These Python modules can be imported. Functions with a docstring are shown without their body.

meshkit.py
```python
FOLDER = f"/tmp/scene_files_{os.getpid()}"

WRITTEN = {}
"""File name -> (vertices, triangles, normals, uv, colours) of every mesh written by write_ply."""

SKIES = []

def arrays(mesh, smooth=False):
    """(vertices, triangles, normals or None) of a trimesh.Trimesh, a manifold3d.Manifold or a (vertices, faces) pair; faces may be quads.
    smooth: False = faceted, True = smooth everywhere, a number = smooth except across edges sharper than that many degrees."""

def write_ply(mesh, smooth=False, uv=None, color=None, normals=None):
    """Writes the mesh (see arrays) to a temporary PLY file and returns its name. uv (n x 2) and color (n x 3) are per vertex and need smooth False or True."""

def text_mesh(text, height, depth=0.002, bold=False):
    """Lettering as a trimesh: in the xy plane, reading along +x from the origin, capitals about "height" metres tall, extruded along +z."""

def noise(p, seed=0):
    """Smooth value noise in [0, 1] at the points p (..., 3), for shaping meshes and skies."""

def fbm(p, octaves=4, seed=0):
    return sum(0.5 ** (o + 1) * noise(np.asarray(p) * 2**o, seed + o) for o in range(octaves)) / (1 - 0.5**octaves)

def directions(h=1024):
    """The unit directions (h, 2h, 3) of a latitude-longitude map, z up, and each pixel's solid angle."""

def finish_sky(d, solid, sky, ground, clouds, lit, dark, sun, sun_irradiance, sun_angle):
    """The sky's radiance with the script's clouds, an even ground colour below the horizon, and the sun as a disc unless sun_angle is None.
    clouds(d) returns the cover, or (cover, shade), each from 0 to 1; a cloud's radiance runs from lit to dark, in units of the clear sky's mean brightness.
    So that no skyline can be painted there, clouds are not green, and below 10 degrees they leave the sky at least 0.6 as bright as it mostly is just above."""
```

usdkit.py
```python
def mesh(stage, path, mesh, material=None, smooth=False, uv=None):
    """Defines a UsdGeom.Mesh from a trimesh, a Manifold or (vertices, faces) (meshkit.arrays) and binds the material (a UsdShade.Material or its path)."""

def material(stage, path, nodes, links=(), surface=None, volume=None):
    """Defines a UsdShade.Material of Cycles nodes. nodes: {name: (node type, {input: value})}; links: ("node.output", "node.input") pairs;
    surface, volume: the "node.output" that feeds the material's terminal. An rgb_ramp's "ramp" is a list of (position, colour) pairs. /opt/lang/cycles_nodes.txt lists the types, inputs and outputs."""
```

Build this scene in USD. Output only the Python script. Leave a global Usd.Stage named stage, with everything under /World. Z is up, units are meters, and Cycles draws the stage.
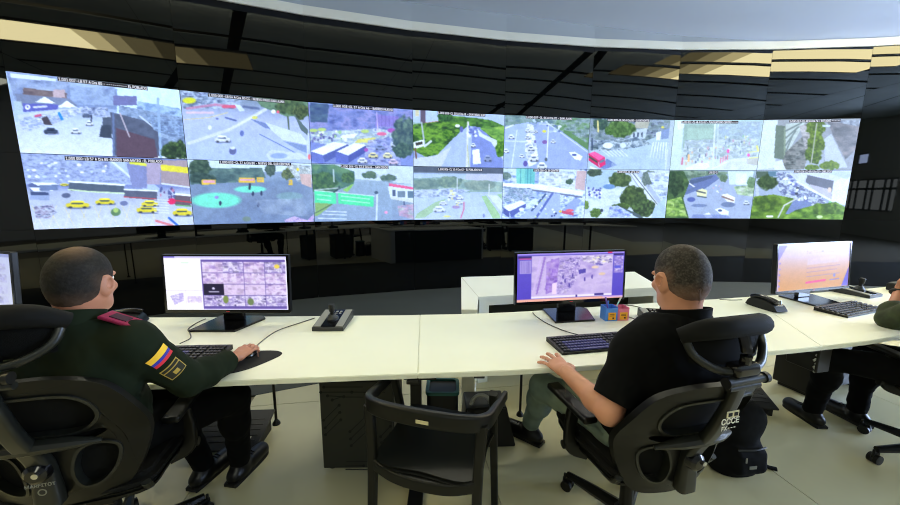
"""Traffic control room: a curved wall of camera feeds, a long curved desk and the people working at it."""
import math
import numpy as np
import trimesh
import manifold3d as m3
import shapely
from scipy import ndimage
from shapely.geometry import Polygon, LineString, Point, box as sbox
from pxr import Usd, UsdGeom, UsdLux, UsdShade, Gf, Sdf, Vt
import usdkit
import meshkit

stage = Usd.Stage.CreateInMemory()
UsdGeom.SetStageUpAxis(stage, "Z")
UsdGeom.SetStageMetersPerUnit(stage, 1.0)
UsdGeom.Xform.Define(stage, "/World")
UsdGeom.Scope.Define(stage, "/World/Looks")

# ---------------------------------------------------------------- camera, light, exposure
EYE = np.array([0.0, 0.0, 1.55])
PITCH, ROLL, FPX = math.radians(9.269), math.radians(0.237), 364.16
cam = UsdGeom.Camera.Define(stage, "/World/camera")
_s, _c = math.sin(PITCH), math.cos(PITCH)
r0, u0, f0 = np.array([1.0, 0, 0]), np.array([0, _s, _c]), np.array([0, _c, -_s])
_R = math.cos(ROLL) * r0 + math.sin(ROLL) * u0
_U = -math.sin(ROLL) * r0 + math.cos(ROLL) * u0
cam.AddTransformOp().Set(Gf.Matrix4d(*_R, 0, *_U, 0, *(-f0), 0, *EYE, 1))
cam.CreateHorizontalApertureAttr(36.0)
cam.CreateFocalLengthAttr(FPX / 900 * 36.0)
cam.CreateExposureAttr(0.0)

WARM_LAMP = 18.0          # luminous ceiling panels, warm white
BACK_LAMP = 7.0           # luminous ceiling panels over the rear of the room
COVE_LAMP = 70.0         # cove strip along the edge of the soffit
DAY_WINDOW = 42.0         # daylight through the tall windows on the right
dome = UsdLux.DomeLight.Define(stage, "/World/sky")
dome.CreateIntensityAttr(1.0)
dome.CreateColorAttr(Gf.Vec3f(0.55, 0.7, 1.0))

rng = np.random.default_rng(7)

# ---------------------------------------------------------------- naming and tagging
_used = {}


def numbered(parent, name):
    k = (parent, name)
    n = _used.get(k, 0)
    _used[k] = n + 1
    return f"{parent}/{name}" if n == 0 else f"{parent}/{name}_{n:03d}"


def data(prim, **kw):
    for k, v in kw.items():
        if v:
            prim.SetCustomDataByKey(k, v)


def place(xf, loc=(0, 0, 0), rz=0.0, ry=0.0, rx=0.0):
    xf.AddTranslateOp().Set(Gf.Vec3d(*map(float, loc)))
    if rz or rx or ry:
        xf.AddRotateXYZOp().Set(Gf.Vec3f(float(rx), float(ry), float(rz)))


def thing(name, label, cat, loc=(0, 0, 0), rz=0.0, group=None, kind=None, rx=0.0):
    """An Xform at the thing's base; its children are its parts. rz: heading in degrees, anticlockwise from above."""
    x = UsdGeom.Xform.Define(stage, numbered("/World", name))
    place(x, loc, rz, 0, rx)
    data(x.GetPrim(), label=label, category=cat, group=group, kind=kind)
    return str(x.GetPath())


def part(parent, name, mesh, mat, label=None, kind=None, smooth=35, category=None, group=None):
    path = numbered(parent, name)
    m = usdkit.mesh(stage, path, mesh, M[mat], smooth=smooth)
    data(m.GetPrim(), label=label, kind=kind, category=category, group=group)
    return path


def struct(name, mesh, mat, label=None, smooth=False):
    p = part("/World", name, mesh, mat, label=label, kind="structure", smooth=smooth)
    return p


def copy_of(src, name, label, cat, loc, rz=0.0, group=None):
    """The same thing again: an instance that references the first one and its parts."""
    x = UsdGeom.Xform.Define(stage, numbered("/World", name))
    prim = x.GetPrim()
    prim.GetReferences().AddInternalReference(src)
    prim.SetInstanceable(True)
    x.ClearXformOpOrder()
    place(x, loc, rz)
    data(prim, label=label, category=cat, group=group)
    return str(x.GetPath())


# ---------------------------------------------------------------- mesh helpers
cat = trimesh.util.concatenate
_ICO = trimesh.creation.icosphere(subdivisions=1).vertices


def rbox(sx, sy, sz, c=(0, 0, 0), r=0.004, fine=False):
    """A box with rounded or chamfered edges, centred at c."""
    r = min(r, sx / 2.01, sy / 2.01, sz / 2.01)
    if fine:
        ball = _ICO * r
    else:
        q = 0.41
        ball = np.array([[a * (r if i == 0 else r * q * 1.0), b * (r if i == 1 else r * q), d * (r if i == 2 else r * q)]
                         for i in range(3) for a in (-1, 1) for b in (-1, 1) for d in (-1, 1)])
    h = np.array([sx, sy, sz]) / 2 - r
    pts = np.vstack([ball + h * np.array(s) for s in [(a, b, d) for a in (-1, 1) for b in (-1, 1) for d in (-1, 1)]])
    m = trimesh.convex.convex_hull(pts)
    m.apply_translation(c)
    return m


def box(x0, x1, y0, y1, z0, z1):
    m = trimesh.creation.box((x1 - x0, y1 - y0, z1 - z0))
    m.apply_translation(((x0 + x1) / 2, (y0 + y1) / 2, (z0 + z1) / 2))
    return m


def catmull(pts, n=8, closed=False):
    pts = np.asarray(pts, float)
    out = []
    N = len(pts)
    rngi = range(N if closed else N - 1)
    for i in rngi:
        p0 = pts[(i - 1) % N] if closed or i > 0 else 2 * pts[0] - pts[1]
        p1, p2 = pts[i], pts[(i + 1) % N]
        p3 = pts[(i + 2) % N] if closed or i + 2 < N else 2 * pts[-1] - pts[-2]
        for t in np.linspace(0, 1, n, endpoint=False):
            out.append(0.5 * ((2 * p1) + (-p0 + p2) * t + (2 * p0 - 5 * p1 + 4 * p2 - p3) * t * t + (-p0 + 3 * p1 - 3 * p2 + p3) * t ** 3))
    if not closed:
        out.append(pts[-1])
    return np.array(out)


def sweep(path, prof, closed=False, up=(0, 0, 1), scale=None):
    """Sweep a closed 2D profile (k x 2: sideways, up) along a path."""
    path = np.asarray(path, float)
    n, k = len(path), len(prof)
    t = np.gradient(path, axis=0) if not closed else np.roll(path, -1, 0) - np.roll(path, 1, 0)
    t /= np.linalg.norm(t, axis=1, keepdims=True) + 1e-12
    up = np.asarray(up, float)
    side = np.cross(t, up)
    bad = np.linalg.norm(side, axis=1) < 0.05
    if bad.any():
        side[bad] = np.cross(t[bad], [0.31, 0.95, 0.05])
    side /= np.linalg.norm(side, axis=1, keepdims=True)
    upv = np.cross(side, t)
    prof = np.asarray(prof, float)
    sc = np.ones(n) if scale is None else np.asarray(scale, float)
    v = (path[:, None] + side[:, None] * prof[None, :, 0, None] * sc[:, None, None] + upv[:, None] * prof[None, :, 1, None] * sc[:, None, None]).reshape(-1, 3)
    f = []
    for i in range(n if closed else n - 1):
        a, b = i * k, ((i + 1) % n) * k
        for j in range(k):
            j2 = (j + 1) % k
            f += [(a + j, b + j, b + j2), (a + j, b + j2, a + j2)]
    if not closed:
        for e, flip in ((0, False), ((n - 1) * k, True)):
            for j in range(1, k - 1):
                tri = (e, e + j, e + j + 1)
                f.append(tri[::-1] if flip else tri)
    m = trimesh.Trimesh(v, f, process=False)
    if m.volume < 0:
        m.invert()
    return m


def circ(r, k=10, ry=None):
    a = np.arange(k) / k * 2 * np.pi
    return np.c_[np.cos(a) * r, np.sin(a) * (ry or r)]


def tube(pts, r, k=10, closed=False, smooth=6, ry=None, up=(0, 0, 1)):
    pts = np.asarray(pts, float)
    if smooth and len(pts) > 2:
        pts = catmull(pts, smooth, closed)
    if np.ndim(r):
        s = np.interp(np.linspace(0, 1, len(pts)), np.linspace(0, 1, len(r)), r)
        return sweep(pts, circ(1.0, k), closed, up, s)
    return sweep(pts, circ(r, k, ry), closed, up)


def rod(a, b, r, k=14, r2=None):
    return sweep(np.array([a, b], float), circ(1.0, k), scale=[r, r if r2 is None else r2])


def lathe(prof, k=24, c=(0, 0, 0)):
    m = trimesh.creation.revolve(np.asarray(prof, float), sections=k)
    m.apply_translation(c)
    return m


def prism(poly, z0, z1):
    if not isinstance(poly, (Polygon, shapely.MultiPolygon)):
        poly = Polygon(poly)
    gs = getattr(poly, "geoms", [poly])
    m = cat([trimesh.creation.extrude_polygon(g, z1 - z0, engine="earcut") for g in gs])
    m.apply_translation((0, 0, z0))
    return m


def bevel_prism(poly, z0, z1, b=0.003):
    """Extruded outline with chamfered upper and lower edges."""
    p = m3.CrossSection([np.asarray(poly.exterior.coords)[:-1]] + [np.asarray(h.coords)[:-1] for h in poly.interiors], m3.FillRule.EvenOdd)
    inner = p.offset(-b, m3.JoinType.Round, 2.0, 12)
    lo = m3.Manifold.extrude(p, z1 - z0 - 2 * b).translate((0, 0, z0 + b))
    mid = m3.Manifold.extrude(inner, z1 - z0).translate((0, 0, z0))
    mm = (lo + mid).to_mesh()
    return trimesh.Trimesh(mm.vert_properties[:, :3], mm.tri_verts, process=False)


def rot(m, ax, deg, about=(0, 0, 0)):
    m = m.copy()
    m.apply_transform(trimesh.transformations.rotation_matrix(math.radians(deg), {"x": (1, 0, 0), "y": (0, 1, 0), "z": (0, 0, 1)}[ax], about))
    return m


def mv(m, x=0, y=0, z=0):
    m = m.copy()
    m.apply_translation((x, y, z))
    return m


def rrect(w, h, r, cx=0.0, cy=0.0, n=6):
    r = min(r, w / 2.001, h / 2.001)
    return sbox(cx - w / 2 + r, cy - h / 2 + r, cx + w / 2 - r, cy + h / 2 - r).buffer(r, quad_segs=n)


# ---------------------------------------------------------------- colours and materials
def lin(c):
    c = np.asarray(c, float) / 255.0
    return np.where(c <= 0.04045, c / 12.92, ((c + 0.055) / 1.055) ** 2.4)


M = {}


def mat(name, rgb, rough=0.5, metallic=0.0, spec=0.5, bump=0.0, bscale=200.0, mottled=0.0, mscale=6.0, coat=0.0, sheen=0.0, distort=0.0):
    """Principled surface; mottled varies the colour with noise, bump adds fine relief."""
    c = lin(rgb)
    nodes = {"p": ("principled_bsdf", {"base_color": c, "roughness": rough, "metallic": metallic, "specular_ior_level": spec, "coat_weight": coat, "sheen_weight": sheen})}
    links = []
    if mottled or bump:
        nodes["tc"] = ("texture_coordinate", {})
    if mottled:
        nodes["n"] = ("noise_texture", {"scale": mscale, "detail": 5.0, "roughness": 0.6})
        nodes["r"] = ("rgb_ramp", {"ramp": [(0.3, tuple(c * (1 - mottled))), (0.7, tuple(np.minimum(c * (1 + mottled), 1)))]})
        links += [("tc.object", "n.vector"), ("n.fac", "r.fac"), ("r.color", "p.base_color")]
    if bump:
        nodes["bn"] = ("noise_texture", {"scale": bscale, "detail": 3.0})
        nodes["b"] = ("bump", {"strength": bump, "distance": 0.002})
        links += [("tc.object", "bn.vector"), ("bn.fac", "b.height"), ("b.normal", "p.normal")]
    M[name] = usdkit.material(stage, f"/World/Looks/{name}", nodes, links, surface="p.BSDF")


def glow(name, rgb, strength):
    M[name] = usdkit.material(stage, f"/World/Looks/{name}", {"e": ("emission", {"color": lin(rgb), "strength": strength})}, surface="e.emission")


# room
mat("black_glass", (2, 3, 3), 0.02, spec=0.5)
mat("black_edge", (6, 6, 6), 0.4)
mat("fascia_paint", (160, 164, 164), 0.6, bump=0.1, bscale=60)
mat("lip_paint", (222, 218, 200), 0.5)
mat("soffit_paint", (214, 220, 232), 0.65)
mat("ceiling_board", (176, 184, 178), 0.7, mottled=0.06, mscale=2)
mat("ceiling_void", (3, 3, 3), 0.9)
mat("wall_paint", (168, 168, 162), 0.7)
mat("floor_tile", (192, 186, 152), 0.32, mottled=0.05, mscale=1.4)
mat("grout", (120, 114, 98), 0.8)
mat("dark_carpet", (58, 62, 60), 0.75, bump=0.4, bscale=500, mottled=0.06, mscale=3)
mat("window_frame", (90, 92, 96), 0.4, metallic=0.6)
glow("warm_panel", (255, 240, 182), WARM_LAMP)
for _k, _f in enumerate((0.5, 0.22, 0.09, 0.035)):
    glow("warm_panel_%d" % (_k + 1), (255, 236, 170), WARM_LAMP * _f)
glow("cove_lamp", (255, 250, 224), COVE_LAMP)
glow("rear_panel", (252, 255, 232), BACK_LAMP)
glow("daylight", (190, 214, 255), DAY_WINDOW)
glow("daylight_dim", (214, 222, 224), 1.4)
glow("daylight_small", (190, 210, 255), 7.0)
mat("lamp_frame", (70, 68, 58), 0.5)
# desk and equipment
mat("desk_top", (240, 242, 224), 0.38, mottled=0.015, mscale=3)
mat("desk_edge", (206, 204, 190), 0.45)
mat("white_lacquer", (238, 240, 230), 0.4)
mat("black_metal", (8, 9, 9), 0.4, spec=0.35)
mat("black_plastic", (7, 8, 9), 0.42, spec=0.35, bump=0.08, bscale=900)
mat("gloss_black", (10, 10, 12), 0.12)
mat("dark_grey_plastic", (44, 46, 48), 0.45)
mat("grey_plate", (150, 150, 144), 0.4, metallic=0.3)
mat("chrome", (190, 190, 190), 0.18, metallic=1.0)
mat("key_cap", (34, 35, 44), 0.45)
mat("key_cap_blue", (66, 66, 122), 0.45)
mat("mouse_mat", (14, 16, 15), 0.85)
mat("cable", (60, 60, 60), 0.5)
mat("red_mark", (190, 30, 40), 0.5)
mat("white_print", (214, 212, 200), 0.6)
mat("grey_print", (118, 118, 108), 0.6)
mat("pit", (3, 3, 3), 0.9)
mat("cabinet_black", (42, 43, 36), 0.5, spec=0.25, bump=0.1, bscale=300)
mat("bin_teal", (20, 84, 78), 0.5)
# chairs
mat("chair_plastic", (8, 9, 8), 0.36, spec=0.25, bump=0.15, bscale=700)
mat("chair_plastic_light", (24, 26, 23), 0.34, spec=0.4)
mat("chair_mesh", (4, 5, 5), 0.85, spec=0.15, bump=0.5, bscale=900)
mat("chair_pad", (7, 8, 8), 0.8, spec=0.2, bump=0.4, bscale=800)
mat("armchair_plastic", (8, 10, 9), 0.42, spec=0.28, bump=0.12, bscale=500)
mat("sticker_metal", (214, 206, 170), 0.35, metallic=0.5)
mat("green_tag", (80, 140, 40), 0.5)
# people
mat("skin", (196, 138, 110), 0.5, mottled=0.06, mscale=18, bump=0.1, bscale=300)
mat("skin_m1", (172, 116, 88), 0.5, mottled=0.06, mscale=18, bump=0.1, bscale=300)
mat("uniform", (21, 30, 17), 0.9, spec=0.15, mottled=0.12, mscale=9, bump=0.3, bscale=600, sheen=0.0)
mat("black_cloth", (5, 6, 7), 0.9, spec=0.15, mottled=0.1, mscale=8, bump=0.3, bscale=700, sheen=0.0)
mat("black_trouser", (4, 5, 6), 0.9, spec=0.12, mottled=0.1, mscale=8, bump=0.3, bscale=600)
mat("denim", (116, 132, 122), 0.9, spec=0.15, mottled=0.22, mscale=7, bump=0.5, bscale=700)
mat("shoe_leather", (8, 8, 9), 0.35, spec=0.35)
mat("shoe_sole", (12, 12, 12), 0.7)
mat("camo_cloth", (48, 58, 32), 0.85, mottled=0.45, mscale=14, bump=0.3, bscale=600)
mat("watch_strap", (14, 14, 14), 0.5)
mat("ring_metal", (210, 200, 180), 0.2, metallic=1.0)
mat("flag_yellow", (236, 190, 44), 0.7)
mat("flag_blue", (34, 44, 160), 0.7)
mat("flag_red", (200, 34, 50), 0.7)
mat("patch_gold", (176, 150, 60), 0.6)
mat("patch_dark", (30, 32, 20), 0.8)
mat("epaulette", (140, 18, 66), 0.8, mottled=0.15, mscale=40)
mat("epaulette_dark", (56, 16, 40), 0.8)
mat("backpack_cloth", (6, 7, 9), 0.85, spec=0.15, bump=0.4, bscale=500)
mat("box_blue", (78, 140, 226), 0.35)
mat("box_pink", (226, 120, 150), 0.4)
mat("label_orange", (240, 168, 20), 0.6)
mat("label_ink", (90, 50, 20), 0.7)
mat("pen_purple", (120, 90, 190), 0.4)
mat("pen_mint", (150, 220, 210), 0.4)
mat("eye_white", (225, 222, 215), 0.2)
mat("iris", (50, 34, 22), 0.2)
mat("lips", (150, 84, 76), 0.5)


def painted(name, strength=1.0, black=0.0):
    """A lit screen: the mesh's own colours (primvar paint) shine, under a faintly glossy front."""
    M[name] = usdkit.material(stage, f"/World/Looks/{name}", {
        "a": ("attribute", {"attribute": "paint"}),
        "p": ("principled_bsdf", {"base_color": (0.01, 0.01, 0.01), "roughness": 0.25, "specular_ior_level": 0.2, "emission_strength": strength})},
        [("a.color", "p.emission_color")], surface="p.BSDF")


def tinted(name, rough=0.8, bump=0.3, bscale=900.0):
    """A surface coloured by the mesh's own colours (primvar paint)."""
    M[name] = usdkit.material(stage, f"/World/Looks/{name}", {
        "a": ("attribute", {"attribute": "paint"}), "tc": ("texture_coordinate", {}),
        "bn": ("noise_texture", {"scale": bscale, "detail": 3.0}), "b": ("bump", {"strength": bump, "distance": 0.002}),
        "p": ("principled_bsdf", {"roughness": rough, "specular_ior_level": 0.3})},
        [("a.color", "p.base_color"), ("tc.object", "bn.vector"), ("bn.fac", "b.height"), ("b.normal", "p.normal")], surface="p.BSDF")


painted("screen_picture", 1.0)
tinted("hair_tint")


def paint(path, rgb_lin):
    m = UsdGeom.Mesh.Get(stage, path)
    UsdGeom.PrimvarsAPI(m).CreatePrimvar("paint", Sdf.ValueTypeNames.Color3fArray, "vertex").Set(Vt.Vec3fArray.FromNumpy(np.asarray(rgb_lin, np.float32)))
# ================================================================ the room
WALL = np.array([[-4.586, 3.997], [-3.299, 4.687], [-1.955, 5.257], [-0.565, 5.702], [0.856, 6.039], [2.297, 6.272], [3.753, 6.380], [5.213, 6.345], [6.665, 6.194]])
CELL_W, CELL_H, FEED_Z = 1.46, 0.82125, 1.1323


def turn(v, deg):
    a = math.radians(deg)
    return np.array([math.cos(a) * v[0] - math.sin(a) * v[1], math.sin(a) * v[0] + math.cos(a) * v[1]])


_d0, _d8 = WALL[1] - WALL[0], WALL[8] - WALL[7]
_l1 = WALL[0] - turn(_d0, 5)
_l2 = _l1 - turn(_d0, 9)
_r1 = WALL[8] + turn(_d8, -4.5)
_r2 = _r1 + turn(_d8, -9)
_r3 = _r2 + turn(_d8, -13)
FULL = np.vstack([_l2, _l1, WALL, _r1, _r2, _r3])      # 14 corners, 13 facets
TOP_Z = 3.86


def norms(P):
    """Unit normals into the room at each corner of a polyline (mitred so that an offset keeps its distance)."""
    e = np.diff(P, axis=0)
    e /= np.linalg.norm(e, axis=1, keepdims=True)
    n = np.c_[e[:, 1], -e[:, 0]]
    m = np.vstack([n[:1], n[:-1] + n[1:], n[-1:]])
    m /= np.linalg.norm(m, axis=1, keepdims=True)
    m[1:-1] /= (m[1:-1] * n[1:]).sum(1, keepdims=True)
    return m


NRM = norms(FULL)


def off(s, P=FULL):
    return P + NRM * s


def strip(P0, z0, P1, z1, thick=None):
    """A ruled band between two polylines."""
    n = len(P0)
    v = np.vstack([np.c_[P0, np.broadcast_to(z0, n)], np.c_[P1, np.broadcast_to(z1, n)]])
    f = []
    for i in range(n - 1):
        f += [(i, i + 1, n + i + 1), (i, n + i + 1, n + i)]
    return trimesh.Trimesh(v, f, process=False)


def slab(outline2d, z0, z1):
    return prism(Polygon(outline2d), z0, z1)


# ---- floor: pale tiles up to a curved line, dark carpet from there to the wall
front = off(2.62)
carpet = Polygon(np.vstack([off(-0.3), off(2.62)[::-1]]))
fl = struct("floor", slab([(-9, -8), (13, -8), (13, 8), (-9, 8)], -0.12, -0.012), "grout", "grout bed under the pale floor tiles")
part(fl, "carpet", prism(carpet, -0.012, 0.002), "dark_carpet", "dark grey carpet along the foot of the screen wall", smooth=False)
pale = Polygon([(-9, -8), (13, -8), (13, 8), (-9, 8)]).difference(carpet.buffer(0.004)).difference(Polygon(np.vstack([off(-0.3), off(-8)[::-1]])).buffer(0))
ta = math.radians(8.7)
tx, ty = np.array([math.cos(ta), math.sin(ta)]), np.array([-math.sin(ta), math.cos(ta)])
seed0 = np.array([0.219, 1.9])
for i in range(-5, 6):
    for j in range(-4, 4):
        a = seed0 + tx * (1.592 * i) + ty * (2.4 * j - 1.6)
        c4 = [a + tx * 0.0025 + ty * 0.0025, a + tx * 1.5895 + ty * 0.0025, a + tx * 1.5895 + ty * 2.3975, a + tx * 0.0025 + ty * 2.3975]
        g = Polygon(c4).intersection(pale)
        if g.area > 0.05 and g.geom_type == "Polygon" and -4 < a[1] < 5 and -6 < a[0] < 7:
            part(fl, "tile", prism(g, -0.012, 0.0), "floor_tile", smooth=False)

# ---- the curved front wall: a black frame carrying black glass panels above and below the feeds
back = cat([strip(off(-0.16), 4.6, off(-0.16), -0.1)])
wf = struct("wall_front", back, "black_edge", "black frame of the curved screen wall")
for i in range(13):
    a, b = FULL[i], FULL[i + 1]
    e = (b - a) / np.linalg.norm(b - a)
    n = np.array([e[1], -e[0]])
    a2, b2 = a + e * 0.0016, b - e * 0.0016
    quad = [a2, b2, b2 - n * 0.02, a2 - n * 0.02]
    feeds = 2 <= i < 10
    spans = [(0.004, FEED_Z - 0.002), (FEED_Z + 2 * CELL_H + 0.002, TOP_Z)] if feeds else [(0.004, FEED_Z - 0.002), (FEED_Z - 0.001 + 0.003, FEED_Z + CELL_H - 0.001), (FEED_Z + CELL_H + 0.001, FEED_Z + 2 * CELL_H - 0.001), (FEED_Z + 2 * CELL_H + 0.002, TOP_Z)]
    for z0, z1 in spans:
        part(wf, "panel", prism(Polygon(quad), z0, z1), "black_glass", smooth=False)

# ---- lip and fascia above the glass, then the sloping soffit
CEIL = 4.3
COVE_Z = 4.17
tpar = np.arange(14) - 2.0
zs = np.interp(tpar, [4.4, 6.95], [4.24, 3.985])
struct("trim_1", cat([strip(off(0.03), TOP_Z + 0.115, off(0.03), TOP_Z), strip(off(0.03), TOP_Z, off(-0.02), TOP_Z), strip(off(-0.02), TOP_Z + 0.115, off(0.03), TOP_Z + 0.115)]), "lip_paint", "pale lip along the top of the black glass panels")
struct("trim_2", strip(off(-0.015), 4.7, off(-0.015), TOP_Z + 0.1), "fascia_paint", "blue-grey curved fascia above the pale lip")
ce = struct("ceiling", slab([(-9, -8), (13, -8), (13, 8), (-9, 8)], 4.78, 4.9), "ceiling_void", "dark void above the ceiling boards")
part(ce, "soffit", cat([strip(off(-0.02), zs, off(0.98), COVE_Z), strip(off(0.98), COVE_Z, off(0.98), CEIL + 0.12)]), "soffit_paint", "smooth pale blue-white soffit along the screen wall", smooth=True)


t = thing("cove_light", "long warm-white cove strip along the room side of the soffit", "cove light")
part(t, "channel", strip(off(0.984)[1:12], CEIL - 0.005, off(0.984)[1:12], COVE_Z + 0.005), "lamp_frame", smooth=False)
part(t, "strip", strip(off(0.99)[1:12], CEIL - 0.015, off(0.99)[1:12], COVE_Z + 0.02), "cove_lamp", smooth=False)


def row_poly(s0, s1, t0=-2.0, t1=11.0):
    """Plan outline of the ceiling between two distances from the wall and two positions along it."""
    ts = np.unique(np.r_[t0, np.arange(math.ceil(t0), math.floor(t1) + 1), t1])
    A, B = off(s0), off(s1)
    f = lambda P, t: np.c_[np.interp(t, tpar, P[:, 0]), np.interp(t, tpar, P[:, 1])]
    return Polygon(np.vstack([f(A, ts), f(B, ts)[::-1]])).buffer(0)


beams = [LineString([(-2.42, 4.6), (-0.3, -5.0)]).buffer(0.1), LineString([(2.9, 6.0), (5.9, -5.0)]).buffer(0.1)]
beam_u = shapely.union_all(beams)
edges = [1.0, 2.45, 3.2, 4.38, 5.62, 6.9, 8.2, 9.5, 10.8]
GAP = 0.075
LADJ = ["fully lit", "half-lit", "faintly lit", "dim", "dimmest"]
lamps = []
for s0, s1, row in ((1.08, 1.84, "row nearest the screen wall"), (1.98, 2.62, "second row from the screen wall")):
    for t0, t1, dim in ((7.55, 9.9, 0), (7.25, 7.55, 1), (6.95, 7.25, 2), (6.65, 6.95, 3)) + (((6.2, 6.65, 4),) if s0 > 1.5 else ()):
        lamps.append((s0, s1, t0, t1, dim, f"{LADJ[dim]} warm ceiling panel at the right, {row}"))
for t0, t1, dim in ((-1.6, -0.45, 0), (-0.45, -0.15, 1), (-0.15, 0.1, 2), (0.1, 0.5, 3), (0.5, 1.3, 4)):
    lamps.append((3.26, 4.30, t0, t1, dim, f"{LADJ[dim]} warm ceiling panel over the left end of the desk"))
lamp_u = shapely.union_all([row_poly(s0 - 0.03, s1 + 0.03, t0 - 0.01, t1 + 0.01) for s0, s1, t0, t1, _, _2 in lamps])
room = sbox(-9, -8, 13, 8)
for s0, s1 in zip(edges[:-1], edges[1:]):
    for t0, t1 in ((-2.0, 0.5), (0.5, 3.4), (3.4, 6.2), (6.2, 11.0)):
        g = row_poly(s0 + GAP, s1 - GAP, t0 + 0.004, t1 - 0.004).difference(beam_u).difference(lamp_u).intersection(room)
        for q in getattr(g, "geoms", [g]):
            if q.area > 0.03 and q.geom_type == "Polygon":
                part(ce, "board", prism(q, CEIL, CEIL + 0.006), "ceiling_board", smooth=False)
for k, (s0, s1, t0, t1, dim, nm) in enumerate(lamps):
    t = thing("ceiling_light", nm, "ceiling light", group="luminous ceiling panels")
    g = row_poly(s0, s1, t0, t1)
    ends = row_poly(s0 - 0.025, s1 + 0.025, t0, t1)
    part(t, "frame", prism(ends.difference(row_poly(s0, s1, t0 - 0.1, t1 + 0.1)), CEIL - 0.012, CEIL + 0.03), "lamp_frame", smooth=False)
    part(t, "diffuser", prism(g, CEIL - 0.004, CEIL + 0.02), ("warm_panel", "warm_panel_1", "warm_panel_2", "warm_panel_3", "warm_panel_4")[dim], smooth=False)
rest = sbox(-9, -8, 13, 7.2).difference(row_poly(-1.5, edges[-1], -2.0, 11.0).buffer(0.03)).difference(beam_u)
for i in range(9):
    g = rest.intersection(sbox(-9 + i * 2.45, -8, -9 + (i + 1) * 2.45 - 0.05, 7.2))
    for q in getattr(g, "geoms", [g]):
        if q.geom_type == "Polygon" and q.area > 0.3:
            part(ce, "board", prism(q, CEIL, CEIL + 0.006), "ceiling_board", smooth=False)
for k, (x, y) in enumerate([(-2.6, -4.6), (0.2, -3.1), (1.8, -2.7), (3.5, -2.7)]):
    t = thing("rear_ceiling_light", ["square luminous ceiling panel over the rear left of the room, set farthest back", "square luminous ceiling panel over the rear of the room, straight behind the armchair", "square luminous ceiling panel over the rear of the room, behind the polo shirt", "square luminous ceiling panel over the rear of the room, nearest the windows"][k], "ceiling light", (x, y, CEIL), 0, group="rear luminous ceiling panels")
    part(t, "frame", prism(sbox(-0.72, -0.72, 0.72, 0.72).difference(sbox(-0.68, -0.68, 0.68, 0.68)), -0.05, 0.04), "lamp_frame", smooth=False)
    part(t, "diffuser", box(-0.68, 0.68, -0.68, 0.68, -0.03, 0.0), "rear_panel", smooth=False)

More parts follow.
